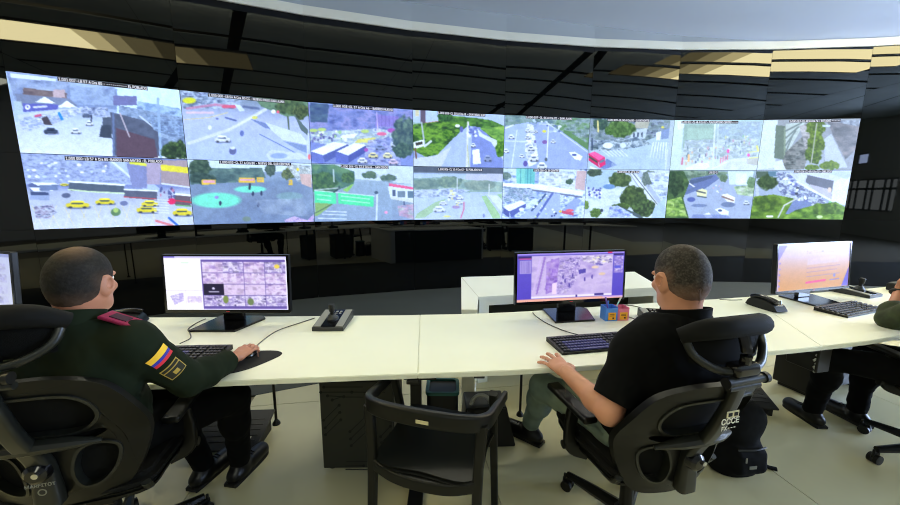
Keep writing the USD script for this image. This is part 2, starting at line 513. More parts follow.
# ---- side and rear walls, tall windows on the right
struct("wall_rear", box(-9, 13, -7.6, -7.4, 0, 4.78), "wall_paint")
struct("wall_left", box(-8.4, -8.2, -7.5, 6.0, 0, 4.78), "wall_paint")
WINS = [(-0.8, 1.8, 0.9, 3.9), (2.3, 4.9, 0.9, 3.9), (-5.8, -2.9, 0.95, 2.15), (-5.25, -4.6, 2.7, 3.15)]
hole = shapely.union_all([sbox(y0, z0, y1, z1) for y0, y1, z0, z1 in WINS])
wm = prism(sbox(-7.5, 0, 6, 4.78).difference(hole), 0, 0.2)
wm.apply_transform(np.array([[0, 0, 1, 12.4], [1, 0, 0, 0], [0, 1, 0, 0], [0, 0, 0, 1.0]]))
wr = struct("wall_right", wm, "wall_paint")
for k, (y0, y1, z0, z1) in enumerate(WINS):
    w = "/World/window_%d" % (k + 1)
    UsdGeom.Xform.Define(stage, w)
    data(stage.GetPrimAtPath(w), kind="structure", label=["tall window in the right wall, nearer the rear", "tall window in the right wall beside the screen wall", "wide dim window with many mullions in the right wall", "small high window in the right wall"][k])
    e_ = 0.06
    bars = [box(12.42, 12.5, y0, y1, z0, z0 + e_), box(12.42, 12.5, y0, y1, z1 - e_, z1), box(12.42, 12.5, y0, y0 + e_, z0 + e_, z1 - e_), box(12.42, 12.5, y1 - e_, y1, z0 + e_, z1 - e_)]
    if k < 2:
        bars.append(box(12.43, 12.49, (y0 + y1) / 2 - 0.03, (y0 + y1) / 2 + 0.03, z0 + e_, z1 - e_))
    if k == 2:
        bars += [box(12.43, 12.49, y0 + q, y0 + q + 0.09, z0 + e_, z1 - e_) for q in (0.4, 0.75, 1.3, 1.62, 2.2, 2.5)] + [box(12.43, 12.49, y0 + e_, y1 - e_, z1 - 0.42, z1 - 0.34)]
    part(w, "frame", cat(bars), "window_frame", smooth=False)
    part(w, "pane", box(12.455, 12.465, y0 + e_, y1 - e_, z0 + e_, z1 - e_), ("daylight", "daylight", "daylight_dim", "daylight_small")[k], smooth=False)
# ================================================================ lit screens: flat pictures carried by the screens' own vertices
class Pic:
    """A picture drawn on a grid of screen vertices. Sketch units run between the four corners tl, tr, br, bl."""

    def __init__(self, tl, tr, br, bl, nu=176, nv=100, seed=1):
        u, v = np.meshgrid(np.linspace(0, 1, nu), np.linspace(0, 1, nv))
        tl, tr, br, bl = map(np.array, (tl, tr, br, bl))
        g = (tl * ((1 - u) * (1 - v))[..., None] + tr * (u * (1 - v))[..., None] + br * (u * v)[..., None] + bl * ((1 - u) * v)[..., None])
        self.u, self.v, self.x, self.y, self.nu, self.nv = u, v, g[..., 0], g[..., 1], nu, nv
        self.c = np.zeros(u.shape + (3,))
        self.seed, self.grain, self.lift, self.haze = seed, 0.16, 1.0, 0.0
        self.r = np.random.default_rng(seed)

    def put(self, m, col, a=1.0):
        m = np.asarray(m, float)[..., None] * a
        self.c = self.c * (1 - m) + np.asarray(col, float) * m

    def grad(self, *stops):
        """Vertical run of colours: (v, colour), ..."""
        vs = [s[0] for s in stops]
        for k in range(3):
            self.c[..., k] = np.interp(self.v, vs, [s[1][k] for s in stops])

    def inside(self, pts):
        pts = np.asarray(pts, float)
        m = np.zeros(self.x.shape, bool)
        j = len(pts) - 1
        for i in range(len(pts)):
            (xi, yi), (xj, yj) = pts[i], pts[j]
            if yi != yj:
                m ^= ((yi > self.y) != (yj > self.y)) & (self.x < (xj - xi) * (self.y - yi) / (yj - yi) + xi)
            j = i
        return m

    def P(self, pts, col, a=1.0):
        self.put(self.inside(pts), col, a)

    def R(self, x0, y0, x1, y1, col, a=1.0):
        self.put((self.x >= x0) & (self.x <= x1) & (self.y >= y0) & (self.y <= y1), col, a)

    def E(self, cx, cy, rx, ry, col, a=1.0):
        d = ((self.x - cx) / rx) ** 2 + ((self.y - cy) / ry) ** 2
        self.put(np.clip((1.25 - d) * 2.2, 0, 1), col, a)

    def L(self, pts, w, col, a=1.0):
        for (x0, y0), (x1, y1) in zip(pts[:-1], pts[1:]):
            dx, dy = x1 - x0, y1 - y0
            t = np.clip(((self.x - x0) * dx + (self.y - y0) * dy) / (dx * dx + dy * dy + 1e-9), 0, 1)
            d = np.hypot(self.x - x0 - t * dx, self.y - y0 - t * dy)
            self.put(np.clip((w / 2 - d) / 0.35 + 0.5, 0, 1), col, a)

    def nz(self, s, k=0, octaves=3):
        return meshkit.fbm(np.stack([self.x / s, self.y / s, np.full(self.x.shape, 3.7 + k)], -1), octaves, self.seed + k)

    def N(self, pts, cols, s=2.0, k=0, a=1.0):
        """Fill an outline with a noise of several colours, s = size of the patches."""
        n = meshkit.fbm(np.stack([self.x / (s * 1.5), self.y / (s * 0.8), np.full(self.x.shape, 3.7 + k)], -1), 5, self.seed + k)
        n = np.clip((n - 0.27) / 0.46, 0, 1)
        at = np.linspace(0, 1, len(cols))
        c = np.stack([np.interp(n, at, [q[i] for q in cols]) for i in range(3)], -1)
        inside = self.inside(pts) if pts is not None else np.ones(self.x.shape, bool)
        m = inside * a
        self.c = self.c * (1 - m[..., None]) + c * m[..., None]
        if pts is not None and len(cols) >= 3 and s <= 3.6 and a > 0.7:      # crisp small clutter
            area = float(Polygon(pts).buffer(0).area)
            lo, hi = np.min(pts, 0), np.max(pts, 0)
            for _ in range(int(min(70, area / 9))):
                q = self.r.uniform(lo, hi)
                w_, h_ = self.r.uniform(0.5, 1.0) * s * 0.9, self.r.uniform(0.3, 0.8) * s * 0.6
                col = np.array(cols[self.r.integers(len(cols))], float) * self.r.uniform(0.75, 1.12)
                mm = inside & (np.abs(self.x - q[0]) < w_) & (np.abs(self.y - q[1]) < h_)
                self.put(mm, np.clip(col, 0, 255), 0.42)

    def tree(self, cx, cy, rx, ry, dark=(52, 84, 66), light=(140, 176, 96), k=0):
        """A ragged round crown, lighter on top."""
        d = ((self.x - cx) / rx) ** 2 + ((self.y - cy) / ry) ** 2
        r_ = max(rx, ry)
        n = self.nz(r_ * 0.32, 11 + k, 4)
        m = np.clip((1.0 - d - (n - 0.5) * 1.7) * 4, 0, 1)
        t = np.clip((self.nz(r_ * 0.17, 23 + k, 4) - 0.33) / 0.34, 0, 1)
        t = np.clip(t * 0.75 + 0.25 * (0.5 - (self.y - cy) / (2 * ry)) - 0.08, 0, 1)[..., None] ** 1.25
        col = np.asarray(dark, float) * 0.8 * (1 - t) + np.asarray(light, float) * 0.86 * t
        self.c = self.c * (1 - m[..., None]) + col * m[..., None]

    def S(self, cx, cy, rx, ry, col, a=1.0):
        """A box with rounded corners."""
        d = (np.abs(self.x - cx) / rx) ** 4 + (np.abs(self.y - cy) / ry) ** 4
        self.put(np.clip((1.2 - d) * 2.0, 0, 1), col, a)

    def car(self, x, y, w, h, col=(232, 240, 255), glass=(80, 95, 140)):
        self.S(x + w * 0.06, y + h * 0.33, w * 0.52, h * 0.2, (96, 108, 150), 0.75)
        self.S(x, y + h * 0.1, w * 0.5, h * 0.26, np.array(col) * 0.92)
        self.S(x - w * 0.02, y - h * 0.16, w * 0.3, h * 0.24, col)
        self.S(x - w * 0.02, y - h * 0.08, w * 0.27, h * 0.11, glass, 0.85)
        self.S(x - w * 0.02, y - h * 0.28, w * 0.24, h * 0.1, np.minimum(np.array(col) * 1.06, 255))
        for q in (-0.3, 0.3):
            self.E(x + q * w, y + h * 0.33, w * 0.09, h * 0.11, (50, 56, 80), 0.85)

    def cars(self, pts, n, w, cols, h=None):
        """Scatter n small cars inside an outline."""
        pts = np.asarray(pts, float)
        lo, hi = pts.min(0), pts.max(0)
        poly = Polygon(pts)
        k = 0
        while k < n:
            q = self.r.uniform(lo, hi)
            if poly.contains(Point(q)):
                c = cols[self.r.integers(len(cols))]
                ww = w * self.r.uniform(0.7, 1.2)
                self.E(q[0], q[1] + 0.3, ww * 0.5, (h or w * 0.5) * 0.5, c)
                self.R(q[0] - ww * 0.25, q[1] - (h or w * 0.5) * 0.2, q[0] + ww * 0.25, q[1] + 0.15, (84, 96, 140), 0.6)
                k += 1

    def specks(self, pts, n, r, cols, tall=1.0):
        self.cars_like = None
        pts = np.asarray(pts, float)
        lo, hi = pts.min(0), pts.max(0)
        poly = Polygon(pts)
        k = 0
        while k < n:
            q = self.r.uniform(lo, hi)
            if poly.contains(Point(q)):
                self.E(q[0], q[1], r * self.r.uniform(0.6, 1.3), r * tall * self.r.uniform(0.6, 1.3), cols[self.r.integers(len(cols))])
                k += 1

    def bus(self, top, side, hgt, roof=(235, 244, 255), wall=(70, 84, 150), stripe=None):
        """A long bus: top = four corners of the roof, side = two roof corners whose edge drops by hgt."""
        (x0, y0), (x1, y1) = side
        self.P([(x0, y0), (x1, y1), (x1, y1 + hgt), (x0, y0 + hgt)], wall)
        if stripe:
            self.P([(x0, y0 + hgt * 0.62), (x1, y1 + hgt * 0.62), (x1, y1 + hgt * 0.8), (x0, y0 + hgt * 0.8)], stripe)
        self.P(top, roof)

    def colours(self, gain=1.0, tint=(1, 1, 1)):
        f = (self.nz(0.9, 77, 2) - 0.5) * self.grain + (self.nz(4.0, 79, 2) - 0.5) * self.grain * 0.8
        self.c = ndimage.gaussian_filter(self.c, (0.55, 0.55, 0))
        g = 255 * (np.clip(self.c, 0, 255) / 255) ** self.lift
        g = (g * (1 - self.haze) + np.array((196, 214, 255)) * self.haze) * (1 + f[..., None])
        return (lin(np.clip(g, 0, 255)) * gain * np.asarray(tint)).reshape(-1, 3)

    def mesh(self, w, h):
        """Vertices and faces of the screen: x right, z up from the lower left corner, facing -y."""
        v = np.c_[(self.u * w).ravel(), np.zeros(self.u.size), ((1 - self.v) * h).ravel()]
        i = np.arange(self.nu * self.nv).reshape(self.nv, self.nu)
        a, b, c, d = i[:-1, :-1].ravel(), i[:-1, 1:].ravel(), i[1:, 1:].ravel(), i[1:, :-1].ravel()
        return trimesh.Trimesh(v, np.vstack([np.c_[a, d, c], np.c_[a, c, b]]), process=False)


def lit_screen(parent, pic, w, h, y=-0.001, x0=0.0, z0=0.0, name="screen", gain=1.0, tint=(1, 1, 1)):
    m = pic.mesh(w, h)
    m.apply_translation((x0, y, z0))
    p = part(parent, name, m, "screen_picture", smooth=False)
    paint(p, pic.colours(gain, tint))
    return p


W_, ROAD, ROADL, PALE = (236, 244, 255), (164, 178, 224), (190, 204, 242), (206, 224, 255)
NAVY, STEEL, GREEN, LEAF, DKGR = (74, 84, 140), (112, 128, 176), (86, 122, 84), (140, 178, 92), (48, 74, 62)
WHITES = [(240, 246, 255), (226, 236, 255), (250, 252, 255), (120, 130, 170)]
TAXI = [(236, 220, 90), (226, 206, 80), (240, 244, 255)]

Q = {}
TOPS = [(4.3, 69.7), (179.3, 89.9), (308.5, 101.9), (412.9, 109.5), (504, 115), (589.8, 118.1), (672.4, 120), (763.5, 120), (861, 119)]
MIDS = [(19.9, 153.4), (186.6, 159.3), (311, 164.6), (413.4, 166.2), (503.2, 168.6), (586.5, 168.9), (670.3, 170), (756.4, 170.3), (851.7, 170.8)]
BOTS = [(35.3, 229.6), (194.2, 224.9), (313.8, 221.4), (413.5, 220.3), (503.2, 218.3), (584.7, 217.8), (666.1, 217.8), (750.9, 217.9), (842.6, 219.9)]


def upper(i, seed, nu=150, nv=96):
    return Pic(TOPS[i], TOPS[i + 1], MIDS[i + 1], MIDS[i], nu, nv, seed)


def lower(i, seed, nu=150, nv=96):
    return Pic(MIDS[i], MIDS[i + 1], BOTS[i + 1], BOTS[i], nu, nv, seed)


def feed_a1():      # street with tents and a dark-roofed building
    p = upper(0, 11, 220, 120)
    p.grad((0, (196, 220, 252)), (0.35, (150, 172, 220)), (0.55, (190, 206, 244)), (1, (220, 230, 254)))
    p.N([(4, 69), (60, 76), (70, 104), (15, 104)], [(96, 112, 168), (140, 158, 206), (168, 186, 226)], 7, 1)
    p.P([(8, 72), (50, 77), (49, 80), (9, 76)], (214, 232, 255))
    p.N([(20, 86), (62, 92), (64, 98), (20, 96)], [(96, 84, 100), (130, 116, 126)], 3, 2)
    p.R(47, 88, 58, 96, (190, 170, 190))
    p.P([(60, 84), (110, 88), (110, 108), (60, 106)], (126, 146, 200))
    p.N([(62, 80), (108, 86), (108, 104), (64, 103)], [(110, 130, 186), (164, 186, 228), (130, 150, 204)], 6, 3, 0.8)
    p.P([(110, 80), (186, 90), (186, 118), (110, 112)], (206, 232, 255))
    p.N([(132, 100), (180, 108), (186, 124), (130, 112)], [(120, 150, 206), (170, 200, 240), (100, 124, 180)], 5, 4)
    p.P([(106, 94), (131, 95), (131, 104), (106, 104)], (112, 116, 176))
    p.N([(112, 104), (187, 118), (187, 154), (150, 150), (112, 130)], [(74, 88, 132), (104, 124, 168), (150, 172, 214), (84, 100, 150)], 6, 5)
    p.P([(103, 111), (109, 112), (152, 124), (160, 156), (107, 156)], (84, 92, 122))
    p.P([(109, 127), (150, 139), (154, 158), (110, 158)], (92, 74, 96))
    p.N([(109, 112), (148, 122), (151, 138), (110, 127)], [(76, 84, 112), (96, 106, 138)], 6, 6)
    p.L([(113, 112), (123, 136)], 1.4, (190, 180, 206))
    p.L([(134, 115), (154, 130)], 1.5, (196, 212, 246))
    p.N([(140, 112), (186, 122), (186, 136), (150, 130)], [(90, 110, 160), (150, 176, 220), (110, 130, 180)], 3, 9)
    p.L([(154.5, 98), (157, 158)], 3.0, (150, 178, 226))
    p.L([(156.5, 134), (164, 136)], 4.0, (180, 204, 244), 0.6)
    p.tree(174, 150, 17, 11, (42, 66, 60), (120, 158, 92))
    p.P([(13, 92), (16, 105), (70, 104), (62, 97)], (120, 132, 172))
    p.P([(12, 100), (19, 100), (22, 118), (15, 122)], (176, 196, 216))
    p.P([(31, 101), (39, 95), (50, 102)], W_)
    p.P([(51, 106), (60, 99), (70, 106)], W_)
    p.P([(20, 102), (52, 103), (52, 108), (21, 111)], (92, 98, 190))
    p.E(24.5, 106, 2.2, 2.6, (240, 244, 255))
    p.E(24.5, 105.6, 1.0, 1.2, (92, 98, 190))
    p.L([(30, 106), (41, 105)], 2.0, (222, 228, 255), 0.9)
    p.P([(16, 114), (52, 108), (78, 106), (78, 110), (48, 124), (20, 134)], (196, 208, 240))
    p.N([(17, 118), (50, 110), (76, 107), (74, 112), (50, 122), (22, 132)], [(150, 160, 210), (214, 226, 255), (120, 140, 196), (240, 246, 255)], 2.6, 7, 0.8)
    p.P([(37, 117), (42, 115), (47, 124), (40, 124)], (70, 66, 84))
    p.L([(32, 115), (36, 114)], 2.5, (200, 60, 110), 0.8)
    p.L([(53, 112), (56, 118)], 2.5, (40, 130, 210))
    p.N([(72, 105), (100, 106), (104, 118), (76, 114)], [(110, 126, 180), (200, 214, 250), (140, 156, 206), (84, 100, 150)], 2.5, 8)
    p.P([(95, 116), (104, 116), (105, 138), (96, 137)], (80, 92, 120))
    p.P([(94, 124), (104, 124), (104, 137), (92, 136)], (60, 72, 96))
    p.L([(106, 112), (107, 157)], 2.2, (100, 118, 168))
    p.car(46, 130, 13, 8, (64, 78, 110), (30, 40, 66))
    p.car(69, 130, 10, 7)
    p.car(82, 122, 8, 6)
    p.car(79, 114, 8, 5, (90, 104, 140))
    p.L([(84, 114), (84, 120)], 1.5, (54, 64, 100))
    for q in ((40, 146), (52, 143), (70, 146)):
        p.L([q, (q[0] + 5, q[1] - 2)], 0.8, (220, 228, 255))
    return p


def feed_a2():      # taxis and buses at a busy crossing
    p = lower(0, 12, 220, 120)
    p.grad((0, (118, 132, 190)), (0.42, (128, 142, 204)), (0.5, (176, 186, 222)), (1, (206, 214, 246)))
    p.N([(20, 153), (140, 160), (142, 184), (26, 184)], [(122, 134, 190), (148, 162, 214), (176, 192, 236), (130, 142, 196)], 2.4, 1)
    p.specks([(26, 160), (100, 162), (104, 178), (28, 180)], 26, 1.7, [(214, 226, 255), (196, 214, 255), (236, 236, 250)], 0.7)
    p.P([(100, 160), (118, 160), (158, 190), (140, 190)], (176, 196, 246))
    p.L([(104, 160), (136, 186)], 2.0, (216, 228, 255))
    p.P([(122, 160), (141, 163), (142, 166), (124, 165)], (220, 222, 90))
    p.P([(120, 163), (142, 166), (142, 188), (126, 186)], (132, 140, 196))
    p.P([(141, 160), (157, 161), (156, 184), (142, 184)], (172, 160, 196))
    p.P([(157, 160), (187, 160), (190, 186), (157, 184)], (166, 150, 168))
    p.P([(157, 164), (188, 167), (189, 173), (157, 170)], (226, 216, 74))
    p.L([(158, 183), (190, 187)], 1.6, (214, 224, 250))
    p.P([(28, 184), (32, 182), (54, 183), (54, 190), (30, 190)], (90, 104, 160))
    p.P([(64, 181), (118, 185), (118, 192), (64, 190)], (84, 98, 124))
    p.L([(64, 181), (118, 184.5)], 1.8, W_)
    p.P([(118, 189), (153, 191), (153, 200), (118, 197)], (92, 98, 128))
    p.L([(118, 189), (153, 190.5)], 1.4, W_)
    p.L([(118, 196.5), (152, 198.5)], 1.0, (190, 80, 96))
    p.L([(64, 189), (82, 191), (118, 193)], 1.4, (206, 230, 200))
    p.P([(172, 193), (191, 195), (191, 206), (172, 204)], (104, 92, 110))
    p.L([(172, 193.5), (191, 195)], 2.0, W_)
    p.L([(172, 200), (191, 202)], 1.2, (200, 60, 80))
    p.L([(174, 205), (191, 206)], 1.4, (110, 170, 120))
    p.bus([(29, 187), (44, 187), (50, 190), (33, 191)], [(30, 190), (47, 191)], 9, W_, (150, 166, 214))
    p.P([(30, 191), (46, 192), (46, 195), (31, 195)], (70, 84, 130))
    p.bus([(30, 182), (50, 182), (55, 184), (36, 185)], [(38, 184), (54, 184)], 6, W_, (110, 128, 176))
    for i in range(9):
        x = 40 + i * 14
        p.L([(x, 205), (x - 6, 229)], 0.8, (226, 216, 150), 0.6)
        p.L([(x - 8, 205), (x + 4, 229)], 0.8, (226, 216, 150), 0.6)
    p.N([(34, 206), (50, 204), (54, 212), (48, 218), (36, 218)], [(90, 100, 150), (150, 140, 180), (200, 210, 240), (70, 80, 130)], 2.0, 3)
    for x, y, w in ((73, 204, 22), (99, 201, 19), (60, 184, 8), (142, 209, 22), (145, 203, 18), (181, 212, 22)):
        p.car(x, y, w, w * 0.42, (238, 222, 72), (70, 84, 90))
    p.E(110, 212, 5, 4, (96, 130, 100))
    p.E(110, 210, 2.5, 2.5, (170, 200, 120))
    p.E(62, 195, 4, 2.5, (90, 100, 140))
    p.E(118, 203, 4, 2.4, (110, 120, 170))
    p.E(169, 201, 4.5, 3.2, (226, 50, 110))
    p.specks([(156, 188), (172, 188), (172, 198), (156, 196)], 16, 1.2, [(110, 90, 150), (190, 130, 170), (90, 100, 160)], 1.4)
    for i in range(6):
        p.L([(150, 199 + i * 2.6), (166, 200 + i * 2.6)], 0.8, (224, 230, 255), 0.8)
    p.P([(150, 220), (172, 220), (176, 228), (151, 229)], (214, 206, 240))
    p.L([(152, 221), (170, 226)], 2.4, (220, 130, 150))
    p.L([(166, 218), (176, 226)], 2.4, (60, 110, 210))
    return p


def feed_b1():      # wide avenue with trees
    p = upper(1, 21, 190, 100)
    p.grad((0, (120, 140, 170)), (0.2, (150, 164, 206)), (0.35, (178, 190, 236)), (1, (176, 194, 246)))
    p.N([(179, 89), (240, 96), (236, 108), (183, 108)], [(70, 82, 120), (130, 150, 190), (190, 206, 240), (84, 96, 150)], 3, 1)
    p.E(188, 100, 6, 3, (216, 220, 60))
    p.L([(186, 108), (212, 104), (232, 106)], 2.4, (196, 130, 176), 0.8)
    p.L([(186, 112), (210, 112)], 2.2, (214, 190, 220))
    p.L([(220, 106), (231, 106)], 3.0, (214, 90, 130), 0.9)
    p.P([(231, 104), (236, 104), (241, 110), (236, 111)], (206, 222, 250))
    p.L([(240, 106), (255, 108)], 2.5, (96, 112, 160))
    p.L([(184, 119), (206, 117), (224, 112)], 1.2, (206, 200, 170), 0.9)
    p.L([(262, 109), (226, 129), (188, 143)], 3.2, (206, 216, 236))
    p.L([(258, 112), (225, 129)], 1.0, (222, 228, 250))
    p.P([(246, 118), (274, 126), (274, 130), (262, 128)], (118, 136, 196))
    p.P([(262, 122), (300, 134), (310, 146), (280, 140), (268, 130)], (206, 220, 244))
    p.N([(250, 96), (310, 102), (310, 116), (284, 116), (258, 106)], [(54, 80, 84), (90, 122, 110), (110, 144, 120), (70, 96, 96)], 4, 2)
    p.tree(289, 106, 18, 9, (64, 92, 78), (126, 156, 104))
    p.tree(300, 112, 9, 8, (60, 84, 70), (130, 150, 96), 3)
    p.L([(286, 116), (287, 129)], 1.6, (84, 100, 90))
    p.P([(293, 114), (308, 130), (308, 136), (300, 130)], (90, 110, 120))
    p.P([(280, 141), (306, 146), (306, 154), (296, 150)], (130, 150, 204))
    p.L([(256, 134), (306, 160)], 0.9, (104, 124, 186))
    p.P([(262, 155), (268, 150), (300, 154), (308, 160), (266, 161)], (200, 214, 244))
    p.E(276, 156.5, 9, 3, (150, 172, 226))
    p.L([(308.5, 134), (307, 160)], 1.8, (206, 220, 246))
    p.E(309, 158, 1.6, 3, (226, 120, 140))
    p.car(219, 138.5, 15, 8.5)
    p.E(229, 151, 3.5, 4, (96, 104, 160))
    p.E(229, 148, 2.5, 1.6, (214, 226, 255))
    p.E(238, 133, 2.0, 3, (100, 116, 190))
    p.E(207, 127, 1.6, 2.2, (230, 238, 255))
    p.L([(222, 117), (232, 120)], 1.8, (96, 112, 176))
    p.E(214, 118, 1.6, 1, (110, 120, 180))
    p.E(251, 117, 3, 1.6, (216, 214, 120))
    p.E(270.5, 111, 2.4, 2, (236, 242, 255))
    p.E(275.5, 111.4, 1.5, 1.5, (230, 90, 130))
    return p


def feed_b2():      # plaza with two pale green discs
    p = lower(1, 22, 190, 100)
    p.grad((0, (196, 214, 250)), (0.24, (150, 172, 210)), (0.32, (120, 142, 180)), (0.55, (118, 136, 176)), (1, (104, 122, 170)))
    p.N(None, [(96, 112, 156), (124, 144, 182), (150, 172, 206)], 16, 1, 0.55)
    p.P([(186, 158), (312, 164), (312, 172), (188, 172)], (206, 224, 252))
    p.N([(188, 172), (206, 168), (258, 168), (262, 178), (232, 182), (190, 184)], [(58, 84, 96), (84, 112, 118), (110, 140, 136)], 4, 2)
    p.tree(198, 167, 11, 9, (50, 78, 76), (104, 134, 110))
    p.tree(200, 178, 14, 6, (52, 80, 82), (90, 120, 116), 2)
    p.tree(267, 169, 6, 7, (70, 96, 100), (120, 146, 130), 4)
    p.tree(286, 174, 8, 6, (80, 100, 90), (150, 168, 110), 5)
    p.N([(282, 164), (311, 167), (312, 184), (296, 182)], [(110, 130, 160), (210, 222, 240), (150, 160, 170), (236, 240, 250)], 2.6, 3)
    p.P([(298, 174), (311, 175), (311, 188), (300, 184)], (206, 176, 180))
    p.E(296, 170, 1.5, 1.5, (230, 210, 70))
    for x, y, w in ((206.5, 181.5, 13), (243, 180, 16), (256.5, 179.6, 7), (288, 182.5, 4)):
        p.R(x - w / 2, y - 2.4, x + w / 2, y + 2.6, (230, 190, 70))
        p.R(x - w / 2 + 1, y - 1.4, x + w / 2 - 1, y + 0.8, (226, 160, 190) if w > 10 else (200, 170, 120))
    p.E(214, 200, 22.5, 7.6, (116, 226, 206))
    p.E(246.5, 189, 15.5, 3.4, (116, 222, 206))
    p.E(287, 196, 14, 4, (130, 170, 180), 0.6)
    p.L([(246, 184), (245.6, 188.5)], 2.2, (44, 56, 80))
    for x, y in ((217.5, 203), (249, 193.5), (257.5, 193), (254.5, 204.5)):
        p.E(x, y, 1.2, 2.4, (50, 60, 96))
    p.E(214, 197, 2, 1.6, (150, 140, 220))
    p.N([(250, 200), (300, 198), (310, 216), (260, 214)], [(112, 128, 172), (150, 166, 200), (176, 192, 220)], 9, 5, 0.6)
    p.N([(281, 220), (292, 216), (306, 220), (313, 214), (313, 222), (282, 222)], [(140, 120, 190), (206, 186, 240), (170, 130, 206)], 2.0, 6)
    p.E(243, 219, 4, 2.5, (110, 130, 130))
    p.haze = 0.05
    return p


def feed_c1():      # buses on a crowded avenue, hazy blue
    p = upper(2, 31)
    p.grad((0, (150, 172, 240)), (0.15, (126, 138, 214)), (0.45, (118, 132, 206)), (1, (128, 144, 214)))
    p.N([(308, 103), (413, 110), (413, 134), (308, 132)], [(84, 98, 170), (120, 134, 204), (150, 150, 214), (100, 116, 186)], 5, 1)
    p.N([(310, 102), (328, 104), (326, 122), (310, 122)], [(60, 80, 130), (90, 120, 150)], 4, 2)
    p.P([(374, 114), (398, 116), (398, 126), (374, 126)], (136, 124, 206))
    for x in range(376, 398, 4):
        p.L([(x, 114), (x, 126)], 0.7, (110, 104, 190))
    p.N([(310, 132), (375, 128), (398, 132), (398, 150), (340, 148), (310, 142)], [(110, 124, 190), (214, 226, 240), (150, 170, 210), (190, 214, 210)], 3, 3)
    p.specks([(310, 132), (338, 130), (344, 140), (312, 142)], 26, 1.3, [(110, 110, 180), (230, 240, 230), (150, 190, 150), (90, 96, 160)], 1.3)
    for x, y in ((313, 130.5), (321, 129.5), (363, 131)):
        p.E(x, y, 4, 1.8, (180, 206, 130))
    p.P([(340, 135), (356, 133), (352, 138), (338, 138)], (236, 242, 255))
    p.E(380, 133.5, 5, 1.8, (220, 110, 160))
    p.E(390, 130, 4, 2.2, (170, 90, 190))
    p.P([(356, 139), (374, 137), (372, 142), (352, 143)], (216, 214, 130))
    p.bus([(310, 152), (332, 142), (346, 144), (322, 156)], [(310, 152), (322, 156)], 10, W_, (104, 118, 200))
    p.P([(322, 156), (346, 144), (347, 150), (323, 164)], (84, 98, 176))
    p.bus([(335, 152), (352, 143), (364, 145), (346, 156)], [(334, 153), (346, 156)], 10, W_, (96, 110, 196))
    p.P([(346, 156), (364, 145), (364, 152), (346, 164)], (78, 92, 172))
    p.P([(376, 140), (388, 136), (390, 152), (374, 150)], (104, 116, 190))
    p.N([(366, 140), (398, 136), (400, 166), (360, 166)], [(96, 108, 186), (140, 152, 214), (190, 200, 246), (110, 104, 190)], 3, 6, 0.8)
    for x, y, c in ((371, 155.5, (236, 226, 170)), (386, 155.5, (232, 228, 190)), (378, 147, (140, 156, 214)), (394, 144, (214, 226, 255)), (360, 161, (230, 236, 255)), (392, 162, (220, 200, 236))):
        p.car(x, y, 10, 7, c)
    p.E(364, 150, 2, 2, (170, 90, 190))
    p.tree(404, 135, 13, 20, (62, 92, 120), (134, 168, 156))
    p.tree(402, 150, 12, 8, (64, 96, 110), (120, 158, 140), 4)
    p.L([(375, 112), (376, 130)], 1.0, (206, 190, 240))
    return p


